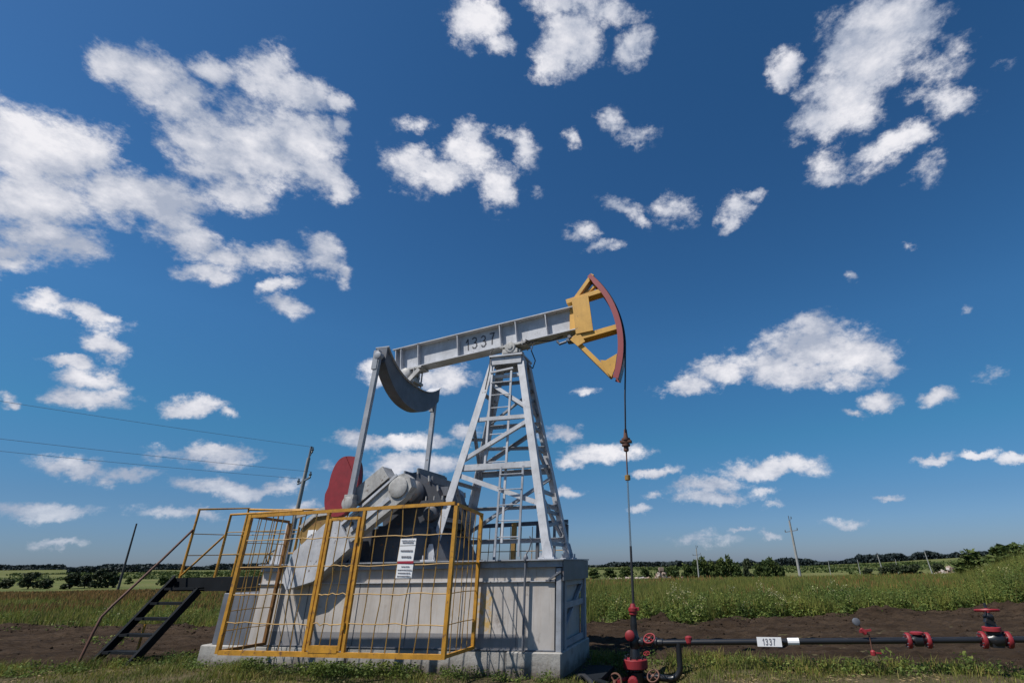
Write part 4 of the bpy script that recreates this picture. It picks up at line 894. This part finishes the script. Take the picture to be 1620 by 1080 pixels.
J.part('rim', MB().prism([(x, z) for x, z in [(-6.22, 2.50), (-5.9, 2.76), (-5.5, 2.80), (-5.5, 2.72), (-5.88, 2.68), (-6.14, 2.46)]], .74, 1.0), M_DIRTY, bgd)
J.part('hatch', MB().box(-5.98, -5.78, .765, .779, 2.25, 2.42), M_PLATE, bgd)
for vs_ in (MB().box(-5.96, -5.88, .10, .22, 1.75, 2.50), MB().prism([(-6.18, 1.75), (-6.10, 2.12), (-6.0, 2.16), (-6.0, 1.75)], .12, .3), MB().box(-4.35, -4.22, .12, .2, 1.75, 2.35), MB().box(-4.95, -4.75, .2, .4, 1.75, 1.92), MB().box(-5.55, -5.40, .42, .55, 1.75, 2.3)):
    J.part('machine_frame', vs_, M_WHITE)
J.part('machine_frame', MB().bar((-5.95, .35, 2.66), (-5.2, .4, 2.84), .07, .06), M_DIRTY)
m = MB()
# brake lever and cable loops at the cage end
m = MB()
for i in range(5): m.tube([(-6.3 + .09 * i, .2, 1.76), (-6.35 + .09 * i, .15, 1.9 + .05 * i), (-6.15 + .06 * i, .15, 2.02 + .03 * i), (-6.1 + .05 * i, .2, 1.80)], .012, 5)
J.part('control_cable', m, M_CABLE)

# ------------------------------------------------------------------ guard cages
def post(m, a, b, w=.06): return m.bar(a, b, w, w, up=(0, 1, 0) if abs(Vector(b)[2] - Vector(a)[2]) > .5 else (0, 0, 1))
def wires_front(m, s0, s1, z0, z1, tt, ds=.23, zs=(), wob=.014, r=.009):
    n_ = max(1, round((s1 - s0) / ds))
    for i in range(1, n_):
        s = s0 + (s1 - s0) * i / n_; pts = [(s + random.gauss(0, wob), tt + random.gauss(0, .006), z0 + (z1 - z0) * k / 6) for k in range(7)]; m.tube(pts, r, 5, False)
    for z in zs: m.tube([(s0 + (s1 - s0) * k / 8, tt - .012, z + random.gauss(0, wob * .6)) for k in range(9)], r, 5, False)
C0, C1, CZ0, CZ1 = -5.76, -1.58, .40, 2.56
cg = Thing('safety_cage', 'bright yellow box-shaped guard cage with wire mesh in front of the pedestal', 'guard cage', (-3.7, -.5, .36))
m = MB()
for s in (C0, C1): post(m, (s, -1, CZ0 - .03), (s, -1, CZ1 + .03), .065)
m.bar((C0 + .033, -1, CZ1), (C1 - .033, -1, CZ1 + .07), .055, .055); m.bar((C0 + .033, -1, CZ0 - .01), (C1 - .033, -1, CZ0), .06, .07)
cg.part('front_frame', m, M_YEL)
for s in (C0, C1):
    m = MB(); post(m, (s + .03, -.06, CZ0 - .02), (s + .03, -.06, CZ1 - .02 if s == C1 else CZ1 - .06), .055)
    m.bar((s, -.967, CZ1 + (.05 if s == C1 else 0)), (s + .03, -.09, CZ1 - .04), .045, .045); m.bar((s, -.967, CZ0), (s + .03, -.09, CZ0), .05, .05); m.bar((s, -.967, 1.68), (s + .03, -.09, 1.70), .03, .03)
    cg.part('side_frame', m, M_YEL if s == C1 else M_YELSHADE)
    m = MB()
    for k in range(1, 5):
        tt = -1 + .94 * k / 5; m.tube([(s + .005 + random.gauss(0, .008), tt, CZ0 + (CZ1 - CZ0) * j / 5) for j in range(6)], .0075, 5, False)
    for z in ((.82, 1.26, 2.1) if s == C1 else (.7, 1.0, 1.35, 1.9, 2.1, 2.3)): m.tube([(s, -.97, z), (s + .02, -.5, z + .01), (s + .03, -.08, z)], .0075, 5, False)
    cg.part('side_mesh', m, M_WIRE)
D0, D1 = -4.07, -3.34
zf = (.82, 1.26, 1.69, 2.14)
for a, b in ((C0, D0), (D1, C1)):
    m = MB(); wires_front(m, a + .03, b - .03, CZ0 + .02, CZ1 + .03, -1.0, .235, zf); cg.part('wire_mesh', m, M_WIRE)
for s in (D0, D1):
    m = MB(); post(m, (s, -1, CZ0 + .02), (s, -1, CZ1 + .01), .05); cg.part('post', m, M_YEL)
dr = cg.part('gate', post(post(MB(), (D0 + .075, -1.01, CZ0 + .05), (D0 + .075, -1.01, 2.46), .045), (D1 - .075, -1.01, CZ0 + .05), (D1 - .075, -1.01, 2.47), .045)
    .bar((D0 + .10, -1.01, 2.45), (D1 - .10, -1.01, 2.455), .045, .045).bar((D0 + .10, -1.01, CZ0 + .07), (D1 - .10, -1.01, CZ0 + .07), .05, .10), M_YEL)
m = MB(); wires_front(m, D0 + .10, D1 - .10, CZ0 + .1, 2.43, -1.01, .19, zf); cg.part('wire_mesh', m, M_WIRE, dr)
for z in (.8, 2.1): cg.part('hinge', MB().tube([(D1 - .035, -1.04, z - .05), (D1 - .035, -1.04, z + .05)], .016, 8), M_YEL, dr)

cg = Thing('safety_cage', 'brown guard cage of wire mesh behind the pedestal, seen through the tower legs', 'guard cage', (-2.2, 2.6, .36))
m = MB()
for s in (-2.9, -1.42, -.72): post(m, (s, 2.8, .36), (s, 2.8, 2.5), .07)
m.bar((-2.9, 2.8, 2.52), (-.69, 2.8, 2.56), .07, .09); m.bar((-2.9, 2.8, .42), (-.69, 2.8, .42), .06, .06); m.bar((-.72, 2.76, 2.52), (-.72, 1.84, 2.5), .05, .05); post(m, (-.72, 1.84, 1.75), (-.72, 1.84, 2.5), .05)
cg.part('frame', m, M_DGREY)
m = MB(); wires_front(m, -2.9, -.75, .45, 2.48, 2.8, .26, (1.95, 2.2, 1.4, .9), .004); cg.part('wire_mesh', m, M_WIRE)
cg.part('post', post(MB(), (-1.62, 1.80, 1.75), (-1.62, 1.80, 2.50), .09), M_OCHRE); cg.part('post', post(MB(), (-2.05, 1.80, 1.75), (-2.05, 1.80, 2.15), .05), M_GREY)

# warning sign of three hanging plates
sg = Thing('warning_sign', 'tall white warning sign of three small plates tied to the yellow cage mesh', 'sign', (-2.4, -1.04, 1.49))
def plate(z0, z1, sk, s0=-2.545, s1=-2.255):
    return MB().add([(s0 + sk, -1.036, z0), (s1 + sk, -1.030, z0), (s1 + sk * 0, -1.030, z1), (s0 + sk * 0, -1.036, z1), (s0 + sk, -1.030, z0), (s1 + sk, -1.024, z0), (s1, -1.024, z1), (s0, -1.030, z1)],
                    [(0, 1, 2, 3), (7, 6, 5, 4), (0, 4, 5, 1), (1, 5, 6, 2), (2, 6, 7, 3), (3, 7, 4, 0)])
for z0, z1, sk, rows in ((1.985, 2.09, 0.0, [(.72, .9, .8), (.42, .75, 1.3)]), (1.745, 1.975, -.012, [(.68, .85, 1.5), (.28, .6, 1.7)]), (1.49, 1.70, -.006, [(.82, .5, 1.0), (.58, .95, 1), (.36, .85, 1), (.14, .9, 1)])):
    pl = sg.part('plate', plate(z0, z1, sk), M_PLATE)
    for fr, wd, hh in rows:
        m = MB(); zc_ = z0 + (z1 - z0) * fr; x = -2.4 + sk * (1 - fr) - .13 * wd; xe = -2.4 + .13 * wd
        while x < xe:
            l = random.uniform(.008, .016)
            m.box(x, x + l, -1.0405, -1.0372, zc_ - .009 * hh + random.uniform(0, .004), zc_ + .009 * hh - random.uniform(0, .004)); x += l + random.uniform(.003, .008)
        sg.part('text_line', m, M_INKSOFT, pl)
m = MB(); x = -2.54
while x < -2.27: m.box(x, x + .012, -1.0405, -1.0372, 1.71, 1.728); x += .018
sg.part('red_strip', m.box(-2.545, -2.255, -1.036, -1.030, 1.702, 1.743), M_REDINK)

# ------------------------------------------------------------------ landing, its railing and the stairs
PL0, PL1, PF, PB, PZ = -9.47, -6.25, .98, 2.5, 1.50
ld = Thing('landing_platform', 'black steel landing at the top of the stairs with yellow pipe railings', 'platform', (-8.3, 1.7, 1.2))
ld.part('deck', MB().box(PL0, PL1, PF + .03, PB, PZ - .025, PZ), M_STAIR)
ld.part('fascia', MB().box(PL0 - .02, PL1, PF, PF + .025, PZ - .25, PZ + .01).box(PL0 - .02, PL0, PF + .026, PB, PZ - .25, PZ + .01).box(PL0, PL1, PF - .04, PF - .003, PZ - .26, PZ - .235), M_STAIR)
for s, tt in ((PL0 + .05, PB - .06), (PL1 - .9, PB - .06)): ld.part('support_post', MB().box(s - .04, s + .04, tt - .04, tt + .04, -.1, PZ - .26), M_STAIR)
ld.part('bracket', MB().bar((PL1 - .02, PF + .3, .9), (PL1 - .6, PF + .3, PZ - .06), .05, .05), M_STAIR)
r = .03
m = MB(); m.tube([(-9.45, 1.07, 1.50), (-9.45, 1.07, 3.0), (-9.45, 2.46, 3.15), (-9.45, 2.46, 1.5)], r, 8)
ld.part('left_railing', m, M_YEL)
m = MB(); m.tube([(-9.45, 2.46, 3.12), (-8.49, 2.50, 3.07), (-6.4, 2.50, 3.03), (-6.4, 2.5, 1.5)], r, 8); m.tube([(-8.49, 2.5, 3.06), (-8.49, 2.5, 1.5)], .018, 8); ld.part('back_railing', m, M_YEL)
m = MB(); m.tube([(-8.42, 1.02, 1.50), (-8.42, 1.02, 2.84), (-6.45, 1.02, 2.86), (-6.45, 1.02, 1.5)], r, 8); ld.part('front_railing', m, M_YEL)
m = MB()
for z in (1.98, 2.45): m.tube([(-9.45, 1.07, z), (-9.45, 2.46, z + .03)], .010, 6); m.tube([(-9.45, 2.46, z + .03), (-6.4, 2.5, z + .02)], .010, 6); m.tube([(-8.42, 1.02, z), (-6.45, 1.02, z)], .010, 6)
ld.part('rail_wire', m, M_WIRE)

ld.part('entrance_bar', MB().tube([(-8.42, 1.03, 2.42), (-9.43, 1.06, 1.55)], .022, 8), M_YEL)
ld.part('support_post', MB().tube([(-9.1, .30, -.1), (-9.1, .30, .66)], .024, 8), M_YEL)
st = Thing('access_stairs', 'steep blue-black steel stairs climbing from the grass to the landing', 'stairs', (-8.95, .2, 0))
SL, SR = -9.46, -8.50
for s in (SL, SR):
    m = MB(); a = (s, -.30, -.06); b = (s, .97, 1.52) if s == SL else (s, .80, 1.26)
    m.chan(a, b, .15, .07, .012, up=(1 if s == SR else -1, 0, 0)); st.part('stringer', m, M_STAIR)
for i in range(5):
    f_ = (i + .85) / 5.6; tt = -.24 + 1.24 * f_; z = 1.52 * f_
    st.part('tread', MB().box(SL + .06, SR - .06, tt - .10, tt + .12, z - .028, z).box(SL + .06, SR - .06, tt - .115, tt - .10, z - .045, z + .004), M_STAIR)
m = MB(); m.tube([(-9.44, -.52, -.05), (-9.44, -.42, .55), (-9.44, -.36, .84), (-9.44, -.22, 1.03), (-9.45, .5, 1.86), (-9.45, 1.05, 2.54)], .026, 8); st.part('handrail', m, M_RUST, smooth=True, label='rusty brown bent pipe handrail')

# ------------------------------------------------------------------ rod string, well head and flow line
hg = Thing('rod_hanger', 'steel cables, carrier bar and shining polished rod hanging from the horsehead', 'rod string', (1.045, 1, .9))
for dt in (-.035, .035):
    pts = [arc(a1 * k / 14, HR + .014, 1 + dt) for k in range(14, -1, -1)]
    pts += [(1.10, 1 + dt * .9, 5.4), (1.07, 1 + dt * .9, 4.9), (1.045, 1 + dt, 4.12)]
    hg.part('bridle_cable', MB().tube(pts, .013, 6), M_CABLE)
m = MB(); m.lathe((1.045, 1, 3.72), (0, 0, 1), [(0, .03), (.02, .055), (.10, .05), (.11, .085), (.15, .085), (.16, .06), (.22, .055), (.23, .09), (.27, .09), (.28, .05), (.40, .035), (.46, .03)], 14); m.box(.93, 1.16, .93, 1.07, 3.90, 3.945)
hg.part('carrier_bar', m, M_RUST, smooth=True)
m = MB(); m.lathe((1.045, 1, 3.15), (0, 0, 1), [(0, .03), (.01, .055), (.10, .055), (.11, .03)], 12); m.tube([(.99, 1, 3.19), (1.10, 1, 3.19)], .02, 6); hg.part('rod_clamp', m, M_OCHRE)
hg.part('polished_rod', MB().tube([(1.045, 1, 3.76), (1.045, 1, 3.2)], .014, 10), M_RUST, label='dark upper rod')
hg.part('polished_rod', MB().tube([(1.045, 1, 3.2), (1.045, 1, 1.95)], .018, 12), M_STEEL, smooth=True, label='bright polished rod')
hg.part('rod_sleeve', MB().tube([(1.045, 1, 1.95), (1.045, 1, .90)], [.021, .024], 10), M_CABLE)

WS = 1.035
wh = Thing('well_head', 'black and red flanged well head with hand wheels beside the pedestal', 'well head', (WS, 1, -.35))
m = MB(); m.lathe((WS, 1, -.35), (0, 0, 1), [(0, .15), (.30, .15), (.32, .12), (.46, .10), (.60, .085), (.64, .075), (.68, .095), (.80, .095), (.84, .07), (.95, .055), (1.0, .062), (1.05, .055), (1.20, .055)], 22)
m.tube([(WS, 1, .39), (WS + .30, 1, .39)], .06, 12); m.tube([(WS, 1, -.14), (WS + .42, 1, -.12)], .055, 12); body_ = wh.part('casing', m, M_BLACK, smooth=True)
wh.part('flange', MB().lathe((WS, 1, .0), (0, 0, 1), [(0, .20), (.012, .212), (.13, .212), (.14, .20)], 26), M_RED, smooth=True)
for k in range(10): a = 2 * math.pi * k / 10; wh.part('stud', MB().tube([(WS + .175 * math.cos(a), 1 + .175 * math.sin(a), -.03), (WS + .175 * math.cos(a), 1 + .175 * math.sin(a), .19)], .016, 6), M_BLACK)
wh.part('stuffing_box', MB().lathe((WS, 1, .80), (0, 0, 1), [(0, .05), (.02, .07), (.06, .07), (.07, .085), (.12, .085), (.13, .06), (.19, .04)], 16), M_RED, smooth=True)
wh.part('lug', MB().box(WS + .05, WS + .11, .97, 1.03, .88, .93), M_RED)
m = MB(); m.lathe((WS - .06, .93, .50), (0, -1, 0), [(0, .05), (.02, .085), (.06, .085), (.08, .05)], 14); wh.part('valve_cap', m, M_RED, smooth=True)
def handwheel(T_, c, ax, R_, par=None, mat_=None, sp=4):
    m = MB(); m.ring(c, ax, R_, R_ * .13, 20, 6); A = Vector(ax).normalized(); x = A.orthogonal().normalized(); y = A.cross(x); C_ = Vector(c)
    for k in range(sp):
        a = 2 * math.pi * k / sp; m.bar(C_, C_ + (x * math.cos(a) + y * math.sin(a)) * R_, R_ * .13, R_ * .13)
    m.lathe(C_ - A * R_ * .2, A, [(0, R_ * .22), (R_ * .4, R_ * .22)], 10); return T_.part('hand_wheel', m, mat_ or M_RED, par, smooth=True)
handwheel(wh, (WS + .30, .74, .48), (-.15, -.7, .85), .095); handwheel(wh, (WS + .24, .74, .26), (-.1, -.5, 1), .05)
handwheel(wh, (WS + .33, .74, -.06), (-.2, -.8, .7), .10, None, M_RUST)
m = MB(); m.tube([(WS + .30, 1, .39), (WS + .32, .74, .49)], .022, 8); m.tube([(WS + .36, 1, -.12), (WS + .36, .72, -.07)], .022, 8); m.lathe((WS + .12, 1, .39), (1, 0, 0), [(0, .085), (.04, .085)], 14); wh.part('valve_stem', m, M_BLACK)
handwheel(wh, (WS - .30, .62, -.14), (-.3, -1, .3), .12, None, M_RUST)
m = MB(); m.tube([(WS - .30, .64, -.14), (WS - .1, 1, -.14)], .03, 8); m.lathe((WS - .22, .66, -.16), (.2, -1, 0), [(0, .05), (.05, .05)], 10); m.lathe((WS - .02, .80, -.16), (0, -1, 0), [(0, .085), (.05, .085), (.06, .05)], 12); wh.part('side_outlet', m, M_RED)

FZ = lambda s: .385 + (s - 1.4) * .021
fl = Thing('flow_line', 'long black pipeline with red-flanged valves running right from the well head', 'pipeline', (4, 1, 0))
fl.part('pipe', MB().tube([(WS + .42, 1, FZ(1.4)), (1.9, 1, FZ(1.9)), (4.0, 1, FZ(4)), (5.44, 1, FZ(5.44))], .046, 14), M_BLACK, smooth=True)
fl.part('pipe', MB().tube([(5.70, 1, FZ(5.7)), (6.48, 1, FZ(6.48))], .044, 14), M_BLACK, smooth=True)
fl.part('pipe', MB().tube([(6.80, 1, FZ(6.8)), (10.5, 1, FZ(10.5))], .044, 14), M_BLACK, smooth=True)
fl.part('fitting', MB().lathe((WS + .33, 1, FZ(1.4)), (1, 0, 0), [(0, .05), (.01, .085), (.06, .085), (.08, .06), (.1, .062), (.16, .062), (.17, .05)], 14), M_BLACK, smooth=True)
fl.part('fitting', MB().lathe((1.98, 1, FZ(1.9) - .02), (0, 0, 1), [(0, .05), (.02, .06), (.10, .06), (.12, .03)], 12), M_RED, label='red cap on top of the pipe')
m = MB(); pts = [(1.80, 1, FZ(1.8)), (1.80, 1, .20), (1.80, 1, .06)]
for k in range(7): a = math.radians(0 - 15 * k); pts.append((1.62 + .18 * math.cos(a), 1, .04 + .18 * math.sin(a)))
pts += [(WS + .40, 1, -.13)]; fl.part('bypass_pipe', m.tube(pts, .05, 12), M_BLACK, smooth=True)
# gauge on the pipe
m = MB(); m.tube([(4.86, .96, FZ(4.9) - .18), (4.86, .96, FZ(4.9) + .10)], .012, 6); m.tube([(4.86, .95, FZ(4.9) + .08), (4.72, .94, FZ(4.9) + .24)], .012, 6); gv = fl.part('gauge_pipe', m, M_RUST)
fl.part('gauge', MB().lathe((4.70, .97, FZ(4.9) + .27), (.15, -1, .1), [(0, .045), (.01, .056), (.05, .056), (.055, .045)], 18), M_DGREY, gv, smooth=True)
m = MB(); m.lathe((4.78, .95, FZ(4.9) + .14), (.7, 0, -.7), [(-.05, .02), (-.04, .035), (.05, .035), (.06, .02)], 8); m.bar((4.72, .94, FZ(4.9) + .13), (4.90, .93, FZ(4.9) + .16), .03, .03); fl.part('gauge_valve', m, M_RED, gv)
m = MB(); m.lathe((4.86, .94, FZ(4.9) - .20), (0, 0, 1), [(0, .015), (.01, .04), (.06, .04), (.08, .02)], 10); m.bar((4.84, .93, FZ(4.9) - .15), (4.98, .93, FZ(4.9) - .16), .02, .02); fl.part('drain_valve', m, M_RED, gv)
def flange_(par, s, r_=.135, th=.07): return fl.part('flange', MB().lathe((s, 1, FZ(s)), (1, 0, .02), [(0, r_ * .95), (.008, r_), (th - .008, r_), (th, r_ * .95)], 22), M_RED, par, smooth=True)
def fbolts(par, s, r_=.088, z_off=0):
    for k in range(8):
        a = 2 * math.pi * (k + .5) / 8; fl.part('bolt', MB().tube([(s - .02, 1 + r_ * math.cos(a), FZ(s) + r_ * math.sin(a)), (s + .075, 1 + r_ * math.cos(a), FZ(s) + r_ * math.sin(a))], .011, 6), M_DARK, par)
m = MB(); m.lathe((5.46, 1, FZ(5.5)), (1, 0, .02), [(0, .05), (.03, .06), (.06, .085), (.16, .085), (.19, .06), (.22, .05)], 18); m.tube([(5.57, 1, FZ(5.5)), (5.57, 1, FZ(5.5) + .09)], .045, 12); cv = fl.part('check_valve', m, M_BLACK, smooth=True)
flange_(cv, 5.40, .112, .055); flange_(cv, 5.68, .112, .055); fbolts(cv, 5.40); fbolts(cv, 5.68)
fl.part('cover', MB().lathe((5.57, 1, FZ(5.5) + .085), (0, 0, 1), [(0, .085), (.004, .095), (.028, .095), (.036, .08)], 20), M_RED, cv, smooth=True)
m = MB(); m.lathe((6.52, 1, FZ(6.6)), (1, 0, .02), [(0, .06), (.05, .075), (.09, .105), (.20, .105), (.24, .075), (.29, .06)], 18); m.box(6.57, 6.73, .93, 1.07, FZ(6.6) - .10, FZ(6.6) + .12, .015)
m.lathe((6.645, 1, FZ(6.6) + .16), (0, 0, 1), [(0, .085), (.06, .07), (.10, .06), (.13, .075), (.17, .07), (.20, .035), (.26, .022), (.34, .018)], 14); m.bar((6.56, .94, FZ(6.6) + .27), (6.68, .96, FZ(6.6) + .22), .07, .06)
gt = fl.part('gate_valve', m, M_BLACK, smooth=True); flange_(gt, 6.45, .118, .06); flange_(gt, 6.79, .118, .06); fbolts(gt, 6.45, .092); fbolts(gt, 6.79, .092)
fl.part('bonnet_flange', MB().lathe((6.64, 1, FZ(6.6) + .115), (0, 0, 1), [(0, .115), (.006, .125), (.055, .125), (.062, .115)], 22), M_RED, gt, smooth=True)
handwheel(fl, (6.65, 1, FZ(6.6) + .40), (0, .10, 1), .155, gt)
for s in (3.3, 5.9, 8.4): fl.part('support', MB().box(s - .03, s + .03, .97, 1.03, -.25, FZ(s) - .055).box(s - .08, s + .08, .94, 1.06, FZ(s) - .065, FZ(s) - .05), M_BLACK) if s > 8 else None
np_ = Thing('number_plate', 'small white number plate tied to the black pipeline', 'plate', (3.32, .94, FZ(3.3) - .07))
np_.part('plate', MB().box(3.11, 3.50, .925, .93, FZ(3.3) - .062, FZ(3.3) + .075), M_PLATE)
for i_d, ch_ in enumerate('1337'):
    m = MB(); x0_ = (0, .046, .106, .166)[i_d]; lettering(m, ch_, lambda x, y: (3.20 + x0_ + x, .9225, FZ(3.3) - .035 + y), .085, .048, .012); np_.part('digit', m, M_INKSOFT)
solo('pipe_glint', MB().tube([(3.60, 1, FZ(3.6)), (3.78, 1, FZ(3.75))], .0535, 12), M_PLATE, 'white tape painted as a sleeve on the black pipe right of the number plate', 'glint', (3.7, 1, FZ(3.7)))  # white sleeve stands in for a shiny highlight on the pipe
solo('hose', MB().tube([(.15, .3, -.02), (.35, .1, .02), (.5, -.1, -.02), (.62, -.4, -.10), (.8, -.7, -.12)], .035, 8), M_CABLE, 'dark hose lying on the ground at the right foot of the pedestal', 'hose', (.4, 0, 0), smooth=True)
solo('scrap_plate', MB().box(.06, .62, .10, 1.2, -.06, .0).bar((.3, .15, .02), (.75, -.1, -.03), .12, .02), M_STAIR, 'dark steel plate on the ground between the pedestal end and the well head', 'steel plate', (.35, .6, 0))

# ------------------------------------------------------------------ power poles and wires
def gz1(x, y): return float(ground_z(np.array([x]), np.array([y]))[0])
def pole(x, y, h, label, r0=.16, mat_=None, arms='delta', lean=(0, 0), group=None, az=0.6):
    z0 = gz1(x, y); T_ = Thing('power_pole', label, 'power pole', (x, y, z0), group, world=True); c, s = math.cos(az), math.sin(az)
    def P(u, z, v=0): k = z / h; return (x + u * c - v * s + lean[0] * k, y + u * s + v * c + lean[1] * k, z0 + z)
    T_.part('shaft', MB().tube([P(0, -.3), P(0, h)], [r0, r0 * .62], 10), mat_ or M_POLE, smooth=True)
    if arms == 'delta':
        T_.part('cross_arm', MB().bar(P(-1.0, h - 1.55), P(1.0, h - 1.35), .09, .09), M_DGREY)
        T_.part('top_bracket', MB().bar(P(0, h - .9), P(0, h + .75), .09, .09).bar(P(0, h - .1), P(.30, h + .3), .05, .05), M_DGREY)
        for u, z in ((-.95, h - 1.55), (.95, h - 1.35), (.36, h + .30)):
            T_.part('insulator', MB().lathe(P(u, z - .05), (0, 0, 1), [(0, .03), (.08, .07), (.13, .04), (.18, .09), (.26, .09), (.30, .05), (.40, .045)], 10), M_INSUL, smooth=True)
    return P, z0
Pm, zl = pole(-18.63, 33.4, 8.3, 'thick grey concrete pole with insulators leaning behind the yellow cage', .17, lean=(.15, -.1), az=-.75)
pole(-72.0, 85.0, 9.9, 'thin dark pole without wires standing in the field above the stair handrail', .17, M_TIMBER, None, (-.5, 0))
Pr, zr = pole(30.4, 82.0, 8.3, 'pale concrete power pole leaning left behind the pipeline number plate', .22, lean=(-.25, 0), az=-.75)
pole(25.6, 135, 8.2, 'distant power pole rising out of the dense middle row of trees', .2, lean=(0, 0), az=0.1)
pole(104.2, 200, 8.0, 'leaning pale pole in the far field left of the brick rubble', .22, lean=(-.9, 0), az=.2)
pole(113.6, 187, 8.0, 'pale leaning power pole directly behind the brick rubble', .22, lean=(-.8, 0), az=.2)
for x, y, h in ((110.6, 260, 6.0), (110.1, 230, 6.2), (128.5, 235, 6.0)):
    pole(x, y, h, 'tiny pale pole in the far green field, %s from the left of three' % {260: 'first', 230: 'second', 235: 'third'}[y], .16, None, None, (0, 0), 'far field poles')
def wire(a, b, sag, r=.011, n=24):
    a, b = Vector(a), Vector(b); return MB().tube([a.lerp(b, k / n) - Vector((0, 0, sag * 4 * (k / n) * (1 - k / n))) for k in range(n + 1)], r, 5, False)
hw = zl + 8.3
for (u, z), tgt, lb in (((-.95, 8.3 - 1.2), (-60.5, -11.0, 9.6), 'lowest of the three power wires entering from the left edge'), ((.95, 8.3 - 1.0), (-58.8, -11.5, 10.1), 'middle one of the three power wires entering from the left edge'), ((.36, 8.3 + .65), (-58.9, -10.0, 12.4), 'topmost of the three power wires entering from the left edge')):
    solo('power_wire', wire(Pm(u, z), tgt, .9, .009, 40), M_COPPER, lb, 'wire', Pm(0, 8), 'power line wires', world=True)

# ------------------------------------------------------------------ rubble
k = MT('broken_brick_and_lime'); g = k.n('ShaderNodeNewGeometry'); r_ = k.n('ShaderNodeValToRGB'); k.l(g.outputs['Random Per Island'], r_.inputs[0])
cr = r_.color_ramp; cr.elements[0].color = (.30, .26, .22, 1); cr.elements[1].color = (.5, .48, .46, 1); e = cr.elements.new(.45); e.color = (.24, .16, .12, 1)
k.col(r_.outputs[0]); k.b.inputs['Roughness'].default_value = .95; M_RUB = k.m
def heap(name, x, y, L_, D_, H_, n, sz, label, cat, peaks):
    z0 = gz1(x, y); m = MB()
    for i in range(n):
        u = random.uniform(-1, 1); v = random.uniform(-1, 1); hh = H_ * sum(a * math.exp(-((u - c) / w) ** 2) for c, w, a in peaks); zz = hh * random.uniform(.0, 1) * (1 - .5 * abs(v)); s = sz * random.uniform(.4, 1.3)
        c = Vector((x + u * L_ / 2, y + v * D_ / 2, z0 + zz)); R_ = Matrix.Rotation(random.uniform(0, 3), 3, Vector((random.random(), random.random(), random.random() + .1)).normalized())
        dx, dy, dz = s, s * random.uniform(.5, 1), s * random.uniform(.3, .8)
        vs = [c + R_ @ Vector((a * dx, b * dy, d * dz)) for a in (-.5, .5) for b in (-.5, .5) for d in (-.5, .5)]
        m.add(vs, [(0, 1, 3, 2), (4, 6, 7, 5), (0, 4, 5, 1), (2, 3, 7, 6), (0, 2, 6, 4), (1, 5, 7, 3)])
    return solo(name, m, M_RUB, label, cat, (x, y, z0), world=True)
heap('rubble_heap', 100.5, 158, 13.0, 5, 4.4, 520, 1.2, 'heap of broken brick and white rubble beside the bushes at the far right', 'rubble', [(-.1, .35, .55), (.25, .16, .8), (-.55, .3, .3), (.6, .12, .75)])
heap('rubble_heap', 17, 205, 46, 5, 3.2, 420, 1.3, 'long low heap of pale rubble in the field seen behind the well head rod', 'rubble', [(-.6, .5, .25), (0, .3, .45), (.35, .06, 1.6), (.7, .3, .5)])
solo('lattice_mast', (lambda m: [m.bar((131 + dx, 168, gz1(131, 168)), (131 + dx * .2, 168, gz1(131, 168) + 9.5), .16, .16) for dx in (-.7, .7)] and [m.bar((131 - .7 * (1 - .085 * i), 168, gz1(131, 168) + i), (131 + .7 * (1 - .085 * (i + 1)), 168, gz1(131, 168) + i + 1), .1, .1) for i in range(9)] and m)(MB()), M_GREY, 'faint grey lattice mast on the skyline at the right edge', 'mast', (131, 168, gz1(131, 168)), world=True)
